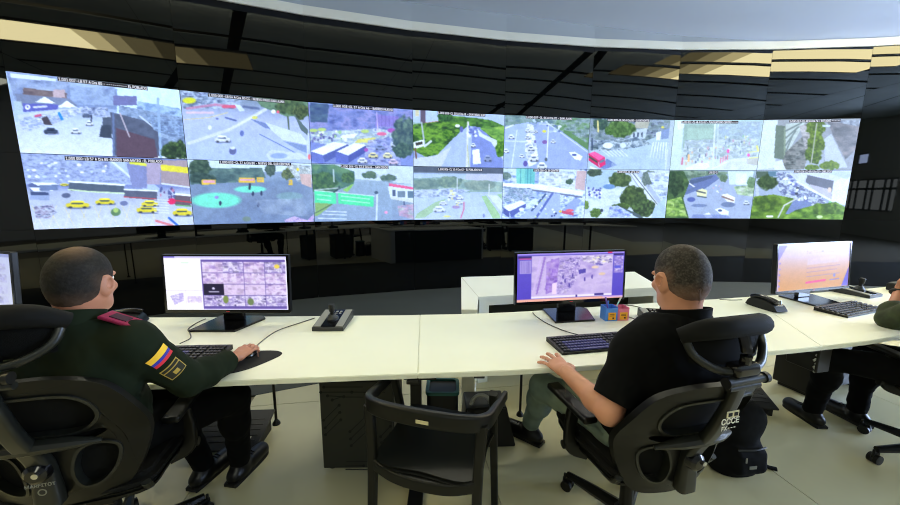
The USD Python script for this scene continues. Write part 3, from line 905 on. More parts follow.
def feed_c2():      # road below a green direction sign
    p = lower(2, 32)
    p.grad((0, (190, 208, 240)), (0.2, (160, 182, 206)), (0.4, (140, 160, 190)), (1, (130, 150, 192)))
    p.P([(340, 165), (413, 167), (413, 184), (342, 178)], (200, 216, 244))
    p.N([(311, 165), (332, 165), (352, 172), (352, 184), (330, 192), (312, 192)], [(46, 82, 90), (70, 112, 100), (96, 140, 100)], 5, 1)
    p.tree(322, 182, 15, 9, (44, 86, 70), (110, 160, 84))
    p.tree(346, 178, 7, 6, (50, 90, 74), (110, 160, 80), 3)
    p.tree(368, 175, 9, 4, (70, 104, 100), (120, 150, 110), 4)
    p.tree(386, 178, 10, 4, (80, 110, 110), (130, 160, 130), 5)
    p.P([(340, 190), (350, 184), (352, 184), (345, 192)], (130, 190, 90))
    p.P([(352, 182), (392, 180), (390, 222), (330, 222)], (140, 164, 200), 0.6)
    p.P([(390, 184), (413, 184), (413, 192), (388, 188)], (180, 206, 240))
    p.P([(387, 183), (413, 187), (413, 189.5), (387, 186)], (230, 90, 140))
    p.P([(386, 186), (413, 189.5), (413, 200), (388, 196)], (216, 228, 250))
    p.R(391, 190, 394, 196, (70, 84, 120))
    p.R(396, 191, 404, 197, (104, 124, 150))
    p.R(407, 191, 413, 198, (84, 110, 140))
    p.P([(388, 196), (413, 200), (413, 203), (389, 199)], (206, 214, 220))
    p.P([(314, 200), (332, 203), (316, 216), (314, 216)], (130, 170, 100))
    p.L([(314, 213), (330, 204)], 0.8, (60, 80, 80))
    for y in (211, 214, 218):
        p.L([(324 - (y - 211), y), (344, y + 1)], 0.9, (216, 230, 250))
    p.P([(313.5, 190.5), (334, 192.5), (334, 204), (313.5, 202.5)], (74, 222, 160))
    p.P([(336, 192.5), (371, 196), (371, 207), (336, 203.5)], (74, 224, 160))
    for pts in ([(316, 194.5), (329, 196)], [(316, 199), (329, 200.5)], [(339, 196), (367, 199)], [(339, 200), (367, 203)]):
        p.L(pts, 1.0, (190, 250, 226), 0.8)
    p.L([(313.5, 190.5), (372, 196)], 0.8, (206, 226, 236))
    p.L([(332, 192), (335, 190), (337, 187)], 1.6, (40, 60, 70))
    p.L([(375, 192), (374, 220)], 1.8, (206, 222, 246))
    p.E(374, 192.5, 2, 1.6, (60, 80, 110))
    p.L([(331.5, 170), (332, 182)], 0.9, (206, 226, 240))
    p.L([(314, 190), (336, 188)], 1.0, (180, 196, 206))
    p.E(384, 212.5, 1.8, 1.4, (236, 150, 200))
    p.L([(403, 202), (404, 210)], 1.6, (70, 84, 130))
    p.N([(396, 206), (413, 204), (413, 220), (398, 216)], [(140, 150, 190), (190, 150, 190), (190, 206, 210)], 3, 7)
    p.haze = 0.12
    return p


def feed_d1():      # road between green slopes
    p = upper(3, 41)
    p.grad((0, (190, 206, 246)), (0.2, (150, 180, 170)), (0.4, (140, 160, 200)), (1, (150, 168, 220)))
    p.P([(413, 110), (504, 115), (504, 126), (413, 122)], (176, 196, 240))
    p.R(420, 109, 425, 123, (96, 84, 110))
    p.R(415, 109, 419, 116, (206, 200, 176))
    p.P([(425, 122), (440, 120), (436, 126), (424, 126)], (206, 150, 140))
    p.N([(437, 115), (470, 117), (490, 120), (504, 126), (504, 144), (480, 136), (460, 128), (437, 132)], [(40, 76, 50), (76, 124, 60), (110, 160, 72)], 2.6, 1)
    p.N([(413, 124), (445, 120), (462, 124), (458, 132), (440, 154), (425, 157), (413, 150)], [(26, 56, 42), (60, 104, 50), (116, 166, 62), (40, 80, 52)], 3.7, 2)
    p.tree(444, 117, 8, 5, (36, 84, 56), (90, 150, 80), 3)
    p.tree(447, 134, 6, 5, (50, 110, 50), (150, 206, 70), 4)
    p.P([(466, 126), (473, 126), (504, 152), (504, 169), (413, 167), (414, 160), (436, 155), (452, 138)], (170, 188, 238))
    p.P([(471, 126), (479, 127), (503, 150), (503, 169), (469, 169)], (126, 142, 214))
    p.P([(413, 158), (434, 156), (450, 146), (440, 168), (413, 167)], (196, 206, 226))
    p.P([(476, 128), (482, 134), (496, 140), (503, 152), (503, 160), (490, 142), (478, 136)], (206, 220, 236))
    p.N([(478, 128), (504, 126), (504, 146), (490, 136)], [(60, 110, 60), (120, 170, 80), (150, 190, 90)], 4, 5)
    p.tree(500, 149, 6, 9, (60, 120, 50), (150, 206, 70), 6)
    p.L([(466.5, 122), (465.5, 168)], 2.0, (214, 220, 226))
    p.L([(466, 145), (468, 168)], 1.2, (190, 196, 170))
    p.L([(421, 122), (424, 145)], 1.5, (170, 186, 206))
    p.P([(413, 142), (423, 139), (423, 146), (414, 149)], (226, 236, 250))
    p.P([(415, 142.5), (422, 141), (422, 144), (416, 145.5)], (60, 60, 60))
    p.L([(415, 148), (416, 158)], 1.5, (110, 80, 80))
    p.L([(424, 146), (430, 141)], 2.2, (206, 220, 240))
    p.P([(471, 150), (478, 149), (480, 164), (472, 165)], W_)
    p.car(472, 145, 5, 5)
    p.car(487, 158.5, 8, 8, (150, 164, 210))
    p.E(460, 129, 1.8, 3, (96, 104, 180))
    p.E(456, 125.5, 2.4, 1.6, (236, 242, 255))
    p.specks([(466, 126), (474, 126), (478, 136), (466, 136)], 14, 1.3, [(230, 238, 255), (104, 116, 190)], 1.0)
    return p


def feed_d2():      # hazy boulevard with trees
    p = lower(3, 42)
    p.grad((0, (44, 50, 66)), (0.1, (44, 50, 66)), (0.13, (164, 186, 226)), (0.3, (196, 212, 240)), (0.36, (140, 166, 180)), (0.5, (176, 194, 232)), (1, (184, 200, 240)))
    p.P([(465, 174), (503, 174), (503, 181), (464, 181)], (186, 186, 220))
    p.N([(413, 178), (440, 177), (470, 180), (503, 182), (503, 192), (470, 192), (413, 196)], [(96, 130, 130), (130, 160, 150), (160, 184, 160)], 4, 1)
    p.tree(424, 184, 16, 6, (80, 116, 110), (140, 168, 140))
    p.tree(448, 182, 14, 6, (84, 120, 110), (150, 180, 136), 3)
    p.tree(480, 185, 20, 5, (110, 140, 130), (166, 188, 160), 4)
    p.N([(413, 190), (450, 188), (470, 190), (452, 196), (413, 198)], [(120, 136, 180), (200, 214, 240), (90, 104, 150)], 2.6, 2)
    p.P([(434, 202), (446, 198), (432, 212), (424, 218), (414, 219), (416, 214)], (150, 186, 140))
    p.P([(481, 196), (486, 195), (501, 214), (502, 218), (493, 218)], (150, 196, 130))
    p.P([(487, 194), (503, 196), (503, 212)], (214, 224, 240))
    p.P([(497, 194), (503, 193), (503, 200)], (150, 190, 140))
    for x, y, w in ((438, 209, 12), (451, 195.5, 9), (458, 197, 9), (458, 202, 8), (442, 203, 8)):
        p.car(x, y, w, w * 0.6, (240, 244, 255), (130, 140, 180))
    p.E(446, 216.5, 4, 1, (226, 220, 110))
    p.L([(463, 202), (463, 209), (460, 218)], 1.3, (206, 90, 130))
    p.specks([(446, 190), (470, 190), (462, 206), (448, 206)], 12, 1.6, [(240, 244, 255), (120, 130, 190), (230, 220, 150)], 0.8)
    p.E(455, 207, 4, 1.6, (150, 120, 180))
    p.E(484, 215.5, 1.2, 2, (110, 124, 190))
    p.L([(489, 184), (489, 193)], 0.8, (230, 236, 240))
    p.L([(456, 178), (456, 192)], 0.8, (214, 224, 236))
    p.haze = 0.28
    return p


def feed_e1():      # dual carriageway with a median
    p = upper(4, 51)
    p.grad((0, (130, 150, 190)), (0.25, (150, 170, 220)), (1, (160, 180, 236)))
    p.N([(504, 115), (590, 118), (590, 134), (560, 128), (530, 122), (504, 126)], [(90, 116, 140), (120, 150, 150), (150, 170, 190)], 3, 1)
    p.N([(560, 118), (590, 118), (590, 150), (566, 134), (548, 124)], [(70, 104, 90), (110, 150, 110), (150, 170, 190), (90, 120, 120)], 3.5, 2)
    p.P([(505, 126), (528, 122), (526, 168), (503, 168)], (170, 190, 244))
    p.L([(516, 130), (511, 168)], 0.8, (220, 232, 255))
    p.L([(505, 141), (527, 141.5)], 1.2, (206, 222, 250))
    p.P([(536, 122), (546, 122), (589, 152), (586, 169), (532, 169)], (156, 174, 232))
    p.L([(545, 122), (588, 152)], 1.0, (206, 220, 246))
    p.P([(562, 132), (566, 130), (589, 144), (588, 150)], (96, 136, 96))
    p.N([(526, 124), (532, 124), (538, 162), (528, 168), (524, 150)], [(180, 196, 236), (240, 246, 255), (130, 146, 200)], 2.4, 3)
    for x, y, w in ((510.5, 136.5, 6), (505.5, 151, 6), (526.5, 130, 5), (526.5, 137, 5), (530, 148, 7), (533, 158, 9), (552, 141, 5), (521, 156, 5), (541, 166, 10), (534.5, 131, 4)):
        p.car(x, y, w, w * 0.9)
    p.P([(568, 152), (574, 151.5), (582, 156), (580, 160), (574, 159)], (240, 246, 255))
    p.E(573.5, 154.5, 2.5, 1.2, (84, 100, 170))
    p.E(543.5, 141.8, 2.6, 2, (124, 96, 170))
    p.E(543, 131, 2, 1.4, (226, 220, 90))
    p.E(534, 141.5, 1.2, 1.6, (110, 110, 180))
    p.E(524.5, 164, 2.2, 3, (96, 90, 170))
    p.L([(547, 125), (546, 158)], 1.2, (226, 234, 250))
    p.L([(541, 124), (553, 124.5)], 0.9, (206, 216, 240))
    p.E(545, 159.5, 1.4, 2, (90, 104, 120))
    p.specks([(532, 120), (566, 122), (560, 134), (544, 130)], 14, 1.6, [(220, 232, 255), (100, 120, 180), (180, 200, 240)], 0.7)
    p.L([(505, 128), (512, 125)], 1.5, (226, 236, 250))
    return p


def feed_e2():      # overpass seen from high above
    p = lower(4, 52)
    p.grad((0, (190, 210, 240)), (0.35, (170, 190, 230)), (1, (140, 160, 220)))
    p.N(None, [(96, 116, 186), (160, 184, 236), (220, 234, 255), (120, 140, 206)], 3.2, 1)
    p.P([(516, 168), (524, 168), (524, 184), (516, 183)], (130, 206, 206))
    p.P([(524, 168), (534, 169), (534, 185), (524, 184)], (110, 190, 200))
    for x in (520, 527, 530):
        p.L([(x, 168), (x, 184)], 0.8, (80, 150, 176))
    p.tree(506, 176, 5, 4, (110, 140, 150), (170, 196, 190))
    p.R(503, 169, 515, 172, (200, 220, 226))
    p.P([(576, 170), (586, 170), (585, 190), (575, 188)], (200, 176, 190))
    p.P([(555, 168), (572, 168), (574, 184), (556, 180)], (206, 222, 246))
    p.N([(538, 170), (574, 171), (574, 188), (538, 184)], [(150, 170, 214), (224, 236, 250), (180, 190, 214)], 2.6, 2)
    p.tree(569, 181, 4, 3, (80, 110, 110), (120, 160, 130), 3)
    p.P([(503, 183), (540, 184), (584, 191), (583, 195), (540, 190), (503, 186)], (236, 242, 255))
    p.L([(504, 187), (540, 190.5), (582, 196.5)], 1.5, (110, 120, 160))
    p.P([(546, 192), (560, 193), (560, 218), (520, 218)], (166, 184, 236))
    p.L([(552, 193), (536, 218)], 2.4, (96, 112, 186))
    p.L([(545, 194), (532, 210)], 2.0, (80, 100, 150))
    p.bus([(504, 206), (522, 200), (526, 203), (510, 211)], [(504, 207), (510, 211)], 6, W_, (84, 96, 170))
    p.P([(510, 211), (526, 203), (526, 207), (512, 217)], (90, 104, 184))
    p.N([(504, 187), (532, 188), (532, 200), (504, 202)], [(90, 104, 160), (190, 206, 244), (120, 146, 180), (226, 236, 255)], 2.2, 4)
    p.bus([(562, 210), (574, 198), (582, 199), (574, 212)], [(562, 210), (574, 212)], 3, (150, 168, 226), (200, 80, 120))
    p.E(570, 210, 4, 1.4, (226, 100, 130))
    p.E(560.5, 211, 1.4, 1.2, (236, 210, 80))
    p.specks([(540, 194), (566, 196), (556, 217), (528, 217)], 24, 1.0, [(70, 84, 140), (240, 246, 255), (170, 190, 220), (200, 220, 160)], 0.9)
    p.E(522, 209, 2.6, 1.8, W_)
    p.E(535, 203, 2.6, 1.2, (210, 230, 220))
    return p


def feed_f1():      # junction with a pink bus and a zebra crossing
    p = upper(5, 61)
    p.grad((0, (120, 140, 150)), (0.4, (150, 166, 200)), (1, (176, 196, 232)))
    p.N([(590, 118), (640, 119), (668, 120), (660, 140), (640, 146), (590, 150)], [(70, 90, 110), (120, 140, 150), (150, 166, 196), (60, 70, 100)], 3.6, 1)
    p.tree(600, 124, 8, 6, (60, 90, 96), (100, 136, 110), 2)
    p.P([(634, 121), (648, 121), (646, 128), (632, 128)], (176, 176, 170))
    p.P([(628, 130), (646, 128), (644, 138), (630, 138)], (190, 206, 226))
    for x in (632, 636, 640):
        p.R(x, 132, x + 1.4, 137, (70, 84, 120))
    p.tree(620, 128, 14, 9, (64, 100, 60), (140, 186, 104), 3)
    p.tree(608, 131, 5, 4, (70, 110, 60), (130, 180, 100), 4)
    p.L([(597, 121), (597.5, 131)], 1.6, (226, 214, 150))
    p.L([(591.5, 138), (591.5, 152)], 1.4, (60, 76, 110))
    p.P([(590, 150), (640, 142), (668, 132), (671, 170), (588, 170)], (176, 198, 228))
    p.N([(596, 140), (640, 136), (650, 144), (620, 150), (598, 150)], [(96, 116, 140), (200, 216, 236), (120, 140, 170), (60, 76, 100)], 2.6, 5)
    p.E(607, 145, 5, 3, (230, 240, 250))
    p.E(622, 145, 3, 3, (206, 220, 246))
    p.P([(655, 132), (660, 131), (659, 140), (655, 140)], (226, 236, 250))
    p.P([(660, 130), (668, 128), (668, 138), (660, 139)], (130, 150, 200))
    p.E(661, 127, 1.6, 1, (226, 220, 100))
    for k in range(7):
        x = 652.5 + k * 2.6
        p.L([(x, 142 + k * 0.1), (x + (k - 3) * 0.5 - 1.2, 157 + k * 0.4)], 1.1, (226, 236, 255))
    for k in range(6):
        p.L([(602 + k * 3.6, 150.5 - k * 0.2), (609 + k * 3.6, 156)], 1.0, (220, 232, 250), 0.8)
    p.P([(606, 158), (617, 165), (604, 169), (600, 168)], (110, 130, 196))
    p.bus([(588, 153), (594, 151), (604, 156.5), (598, 160)], [(588, 153), (598, 160)], 7, (240, 96, 170), (206, 50, 110))
    p.P([(588, 155), (597, 161), (597, 163), (588, 157)], (70, 80, 80))
    p.P([(598, 160), (604, 156.5), (605, 164), (599, 168)], (226, 50, 120))
    p.P([(599, 160.5), (603.5, 158.5), (604, 161), (599.4, 163)], (110, 120, 150))
    p.L([(590, 167), (597, 170)], 1.8, (240, 250, 250))
    p.N([(612, 158), (664, 150), (666, 168), (610, 169)], [(170, 190, 224), (184, 206, 234)], 9, 6, 0.5)
    p.P([(668, 120), (673, 120), (670, 170), (667, 170)], (180, 196, 220))
    p.L([(667, 150), (666, 169)], 1.6, (206, 220, 240))
    return p


def feed_f2():      # elevated track among trees
    p = lower(5, 62)
    p.grad((0, (190, 206, 236)), (1, (200, 216, 246)))
    p.N(None, [(176, 194, 230), (214, 228, 252), (190, 206, 240)], 6, 1)
    p.P([(586, 169), (622, 170), (600, 190), (586, 186)], (170, 196, 226))
    p.tree(594, 172, 9, 4, (70, 90, 86), (110, 134, 110))
    p.tree(620, 179, 12, 8, (70, 96, 70), (130, 156, 100), 2)
    p.E(609, 186, 6, 2.6, (110, 146, 206))
    p.specks([(588, 187), (602, 186), (602, 197), (590, 198)], 26, 1.0, [(90, 96, 180), (110, 120, 190), (236, 242, 255)], 1.2)
    p.P([(626, 170), (634, 170), (662, 206), (657, 210), (646, 196)], (216, 226, 244))
    p.P([(634, 170), (640, 170), (664, 203), (661, 206)], (176, 190, 226))
    p.L([(632, 172), (660, 206)], 0.8, (90, 100, 120))
    p.L([(628, 171), (655, 208)], 0.8, (150, 160, 190))
    p.tree(650, 178, 9, 8, (110, 130, 140), (160, 180, 170), 3)
    p.N([(648, 172), (670, 172), (667, 200), (656, 192)], [(120, 140, 196), (220, 232, 252), (176, 190, 226)], 3, 4)
    p.tree(634, 197, 14, 12, (56, 80, 60), (120, 150, 84), 5)
    p.tree(644, 207, 12, 10, (54, 76, 60), (120, 156, 90), 6)
    p.tree(622, 206, 10, 4, (70, 96, 60), (130, 170, 80), 7)
    p.P([(616, 204), (640, 214), (644, 218), (640, 218), (615, 206)], (80, 96, 110))
    p.N([(610, 206), (618, 205), (634, 214), (626, 218), (608, 216)], [(90, 104, 200), (160, 180, 240), (230, 240, 255)], 2.6, 8)
    p.tree(596, 212.5, 6, 5, (84, 120, 70), (140, 176, 100), 9)
    p.E(602, 210, 1.6, 1.6, (60, 70, 90))
    p.tree(586.5, 204, 3, 5, (110, 150, 90), (170, 206, 110), 10)
    p.P([(656, 206), (667, 196), (666, 218), (652, 218)], (176, 200, 236))
    return p


def feed_g1():      # pale washed-out crossing with pedestrians
    p = upper(6, 71)
    p.grad((0, (176, 200, 206)), (0.5, (170, 192, 206)), (0.75, (206, 220, 236)), (1, (214, 226, 246)))
    p.P([(672, 120), (682, 120), (680, 170), (670, 170)], (206, 226, 226))
    p.P([(675, 121), (682, 120.5), (682, 128), (676, 130)], (230, 242, 246))
    p.P([(683, 124), (714, 124), (714, 146), (682, 148)], (150, 178, 172))
    p.P([(686, 128), (712, 128), (712, 138), (686, 139)], (164, 194, 184))
    p.N([(716, 122), (762, 122), (758, 150), (716, 152)], [(140, 160, 180), (180, 200, 210), (150, 170, 200), (196, 212, 220)], 4, 1)
    p.N([(684, 140), (758, 138), (756, 158), (682, 160)], [(150, 170, 180), (214, 226, 236), (160, 176, 196), (180, 196, 190)], 3.2, 2)
    p.specks([(682, 146), (720, 144), (720, 162), (682, 164)], 22, 0.9, [(230, 236, 246), (120, 130, 160), (220, 190, 170), (190, 160, 180), (110, 130, 150)], 2.0)
    p.specks([(720, 136), (752, 134), (750, 156), (722, 158)], 24, 0.9, [(230, 236, 246), (120, 140, 170), (150, 190, 170), (190, 160, 190), (206, 210, 160)], 1.8)
    p.L([(714, 124), (713, 168)], 1.6, (220, 232, 232))
    p.L([(717.5, 124), (716.5, 164)], 1.0, (206, 222, 226))
    p.L([(688.5, 155), (688.5, 161)], 2.2, (246, 190, 130))
    p.L([(682.5, 158), (682, 164)], 2.0, (206, 120, 150))
    for k in range(4):
        p.L([(721 + k * 2.2, 158 - k), (720.6 + k * 2.2, 163 - k * 1.2)], 1.0, (230, 120, 150))
    p.E(728, 151, 1.4, 2, (236, 80, 170))
    p.E(748.5, 155, 1.4, 1.6, (226, 90, 180))
    p.P([(686, 168), (697, 163), (708, 163), (710, 167), (704, 170), (686, 170)], (240, 244, 246))
    p.L([(712, 169), (732, 160), (744, 158)], 1.2, (236, 240, 250))
    p.N([(730, 160), (756, 156), (755, 170), (718, 170)], [(206, 216, 240), (222, 230, 250)], 5, 4)
    p.P([(747, 159), (760, 156), (760, 166), (747, 164)], (190, 190, 190))
    p.L([(749, 152), (760, 151)], 1.0, (226, 230, 150))
    p.L([(749, 158), (760, 157)], 1.0, (226, 230, 130))
    p.L([(757, 146), (758, 150)], 2.0, (226, 220, 110))
    p.haze = 0.15
    return p


def feed_g2():      # vans on a road beside a wooded slope
    p = lower(6, 72)
    p.grad((0, (150, 170, 190)), (0.25, (150, 166, 196)), (1, (166, 184, 220)))
    p.P([(684, 188), (714, 176), (756, 182), (750, 218), (684, 218)], (164, 178, 216))
    p.N([(670, 170), (716, 171), (730, 172), (720, 178), (696, 180), (672, 180)], [(84, 110, 100), (130, 156, 140), (150, 170, 160)], 3.5, 1)
    p.P([(692, 178), (716, 174), (720, 178), (706, 188), (692, 192), (682, 196)], (104, 120, 176))
    p.P([(690, 180), (714, 175), (712, 178), (692, 184)], (84, 100, 140))
    p.L([(690, 183), (696, 187)], 1.4, (226, 226, 236))
    p.L([(682, 193), (696, 187)], 1.6, (100, 116, 160))
    p.N([(670, 171), (684, 171), (690, 182), (684, 198), (690, 218), (666, 218), (668, 190)], [(44, 70, 56), (70, 100, 66), (96, 126, 76)], 4.5, 2)
    p.tree(676, 184, 10, 12, (46, 74, 60), (90, 120, 80), 3)
    p.N([(668, 200), (682, 196), (688, 216), (667, 216)], [(70, 110, 60), (150, 186, 96), (190, 216, 150)], 3, 4)
    p.P([(728, 171), (754, 171), (751, 185), (730, 184)], (206, 224, 246))
    p.P([(736, 173), (747, 173), (747, 184), (736, 183)], (224, 238, 252))
    p.tree(724, 178, 4, 4, (100, 130, 110), (150, 180, 140), 5)
    p.N([(734, 186), (756, 184), (754, 196), (738, 194)], [(120, 150, 130), (170, 196, 160), (206, 216, 220)], 3, 6)
    p.tree(752, 182, 5, 6, (110, 150, 110), (150, 190, 140), 7)
    p.P([(697, 190), (703, 188), (708, 190), (707, 196), (698, 195)], (230, 230, 190))
    p.L([(697.5, 190.5), (706, 192.5)], 1.5, (90, 96, 110))
    p.L([(698, 195.5), (707, 197)], 1.2, (84, 96, 110))
    p.P([(722, 194), (728, 193), (736, 197), (735, 203), (728, 201)], (236, 236, 240))
    p.L([(723, 196), (734, 200)], 1.6, (140, 116, 120))
    p.E(729, 204, 7, 2.6, (110, 126, 170))
    p.P([(716, 209), (721, 207), (730, 211), (729, 216), (722, 214)], (240, 244, 250))
    p.E(721, 210, 2, 1.2, (70, 84, 140))
    p.P([(704, 214), (710, 212), (714, 216), (708, 218)], (236, 242, 252))
    p.E(692, 199, 4, 2.4, (90, 104, 176))
    p.E(700, 205, 8, 1.6, (120, 136, 184))
    p.P([(694, 214), (728, 214), (732, 218), (692, 218)], (110, 126, 196), 0.6)
    p.car(747, 202, 6, 5, (226, 234, 250))
    p.specks([(712, 184), (722, 184), (722, 192), (712, 192)], 8, 0.9, [(200, 180, 210), (226, 230, 246)], 0.8)
    return p


def feed_h1():      # stands, a tall tree and a broad road
    p = upper(7, 81)
    p.grad((0, (150, 156, 170)), (0.5, (150, 158, 180)), (1, (186, 198, 226)))
    p.P([(763, 120), (778, 120), (775, 168), (756, 170)], (214, 226, 240))
    p.P([(776, 125), (786, 126), (784, 160), (774, 158)], (104, 120, 112))
    p.P([(784, 128), (788, 127), (787, 150), (784, 158)], (140, 156, 140))
    p.P([(786, 124), (806, 122), (786, 156)], (190, 202, 206))
    for k in range(4):
        p.L([(786, 131 + k * 7), (802 - k * 3, 123 + k * 4)], 1.6, (120, 134, 140))
    p.N([(786, 152), (806, 134), (812, 146), (804, 170), (780, 170)], [(56, 64, 70), (110, 116, 120), (150, 150, 156), (80, 88, 90)], 3.5, 1)
    p.P([(774, 162), (782, 160), (786, 170), (774, 170)], (222, 230, 244))
    p.N([(800, 126), (808, 124), (812, 140), (806, 150)], [(150, 150, 160), (190, 186, 196), (110, 110, 120)], 2.6, 2)
    p.P([(826, 128), (862, 122), (852, 171), (824, 171)], (150, 156, 176))
    p.N([(828, 122), (861, 121), (856, 150), (846, 160), (836, 140)], [(92, 96, 108), (126, 126, 140), (160, 150, 160)], 6, 3)
    p.N([(836, 121), (861, 120), (860, 127), (844, 124)], [(96, 104, 130), (190, 200, 220)], 2.2, 4)
    p.P([(824, 140), (832, 134), (848, 168), (826, 170)], (190, 200, 226))
    p.tree(816, 128, 10, 8, (74, 104, 44), (150, 186, 66), 1)
    p.tree(817, 142, 10, 11, (70, 100, 40), (160, 196, 60), 2)
    p.tree(814, 156, 9, 9, (66, 96, 44), (150, 186, 66), 3)
    p.L([(817.5, 124), (811.5, 164)], 1.2, (176, 180, 176))
    p.tree(830, 166, 10, 5, (84, 120, 50), (170, 200, 70), 4)
    p.tree(812, 168, 8, 3, (84, 120, 50), (160, 196, 70), 5)
    p.L([(824, 126), (830, 126)], 2.2, (200, 216, 240))
    p.haze = 0.06
    return p


def feed_h2():      # parked cars between a stand and bushes
    p = lower(7, 82)
    p.grad((0, (176, 190, 220)), (1, (150, 166, 206)))
    p.P([(756, 171), (778, 171), (778, 176), (756, 178)], (84, 104, 96))
    p.R(768, 171, 778, 176, (96, 130, 160))
    p.N([(776, 172), (800, 172), (830, 206), (806, 210), (790, 200), (778, 190)], [(150, 164, 210), (214, 226, 250), (90, 100, 150), (190, 204, 240)], 2.4, 1)
    p.specks([(778, 176), (794, 176), (816, 200), (800, 206)], 22, 1.8, [(60, 66, 90), (236, 242, 255), (110, 120, 190)], 0.7)
    p.P([(790, 174), (808, 172), (852, 171), (846, 206), (838, 204), (806, 188)], (206, 216, 244))
    p.P([(808, 175), (834, 181), (832, 196), (818, 190), (806, 182)], (110, 116, 140))
    p.P([(810, 184), (832, 190), (832, 200), (816, 192)], (190, 190, 220))
    p.P([(834, 182), (850, 174), (846, 206), (832, 200)], (226, 232, 246))
    p.L([(798, 182), (836, 203)], 2.0, (232, 240, 255))
    p.L([(830, 202), (842, 208)], 1.8, (130, 210, 140))
    p.E(830, 190, 2.0, 2.6, (226, 206, 200))
    p.P([(824, 172), (852, 172), (848, 180)], (190, 206, 240))
    p.tree(768, 182, 11, 8, (56, 84, 56), (110, 140, 84), 1)
    p.L([(757, 187), (758, 196)], 3.0, (206, 216, 230), 0.7)
    p.N([(754, 196), (774, 194), (794, 198), (796, 206), (784, 219), (750, 219)], [(54, 84, 42), (100, 136, 54), (140, 176, 72)], 3.7, 2)
    p.tree(768, 202, 16, 8, (74, 110, 52), (150, 190, 70), 3)
    p.P([(794, 200), (812, 202), (812, 212), (786, 214)], (120, 136, 190))
    p.N([(786, 216), (796, 210), (815, 205), (836, 202), (846, 208), (843, 220), (784, 219)], [(56, 90, 44), (108, 150, 56), (150, 186, 82)], 3.7, 4)
    p.tree(826, 209, 18, 6, (74, 114, 50), (160, 206, 76), 5)
    p.L([(779, 217), (785, 205), (798, 198)], 1.5, (200, 206, 214))
    p.L([(768, 216), (773, 216)], 2.0, (236, 240, 246))
    p.E(820, 217, 3, 1.6, (206, 226, 180))
    return p


FEEDS = [
    [(feed_a1, "1.001 007-LB 57 A Cra 80 - ---------- EL POBLADO", 0.265, 0.79, 0.005, "white tents and a dark-roofed building"), (feed_a2, "1.000 000-LB 57 A Cra 80-BARRIO SAN MATEO -EL POBLADO", 0.235, 0.83, 0.02, "yellow taxis and buses at a busy crossing")],
    [(feed_b1, "1.000 000-LB 54 A Cra 80 CC -NUEVO PASO SAN JUAN", 0.2, 0.8, 0.008, "a wide pale avenue with a white car"), (feed_b2, "1.000 002-CL 37 A Cra 80 - NUEVO DEL SUR CENTRAL", 0.235, 0.82, 0.0, "plaza with two pale green discs")],
    [(feed_c1, "1.000 003-CL 37 A Cra 46 - BARRIO NUEVO", 0.22, 0.8, 0.005, "two white-roofed buses in hazy blue traffic"), (feed_c2, "1.000 004-CL 33 A Cra 46 - SAN DIEGO", 0.27, 0.74, 0.01, "road behind a long green direction sign")],
    [(feed_d1, "1.000 005-CL 30 A Cra 65 - GUAYABAL SUR", 0.26, 0.78, 0.003, "a road between bright green slopes"), (feed_d2, "1.000 006-CL 10 A Cra 43 - EL POBLADO SUR", 0.26, 0.76, 0.02, "hazy boulevard under a dark top band")],
    [(feed_e1, "1.000 007-CL 44 A Cra 70 - SAN JUAN", 0.24, 0.78, 0.0, "white cars queued along a median"), (feed_e2, "1.000 008-CL 58 CENTRO", 0.35, 0.66, 0.01, "an overpass and a teal tower")],
    [(feed_f1, "1.000 009-CL 50 A Cra 80 - LA 80 NORTE", 0.2, 0.7, 0.0, "a pink bus and a zebra crossing"), (feed_f2, "1.000 010-CL 49 A Cra", 0.36, 0.63, 0.02, "elevated track running between trees")],
    [(feed_g1, "1.000 011-CL 48 A Cra 52 - PLAZA BOTERO CENTRO -----", 0.08, 0.72, 0.02, "a pale crossing crowded with pedestrians"), (feed_g2, "1.000 012-CL", 0.45, 0.56, 0.02, "white vans beside a wooded slope")],
    [(feed_h1, "1.000 013-CL 48 A Cra 74 - ESTADIO ------", 0.27, 0.80, 0.01, "a tall tree beside a pale stand"), (feed_h2, "1.000 014-CL 48 A Cra 70 - OBELISCO", 0.4, 0.8, 0.0, "cars between a white stand and bushes")],
]
ORD = ["first", "second", "third", "fourth", "fifth", "sixth", "seventh", "eighth"]
mat("caption_ink", (14, 16, 40), 0.6)
glow("caption_white", (236, 240, 255), 1.15)


def caption(scr, text, u0, u1, v0, w, h):
    hb = 0.052 * h
    x0, x1, z1 = u0 * w, u1 * w, h * (1 - v0)
    bar = part(scr, "caption_bar", box(x0, x1, -0.0025, -0.0015, z1 - hb, z1), "caption_ink", smooth=False)
    tm = meshkit.text_mesh(text, hb * 0.7, 0.0005, True)
    sx = (x1 - x0 - 0.016) / np.ptp(tm.vertices[:, 0])
    tm.apply_scale((sx, 1, 1))
    tm = rot(tm, "x", 90)
    tm.apply_translation((x0 + 0.008 - tm.bounds[0][0], -0.0028 - tm.bounds[0][1] * 0, z1 - hb * 0.85))
    part(scr, "caption_text", tm, "caption_white", smooth=False)


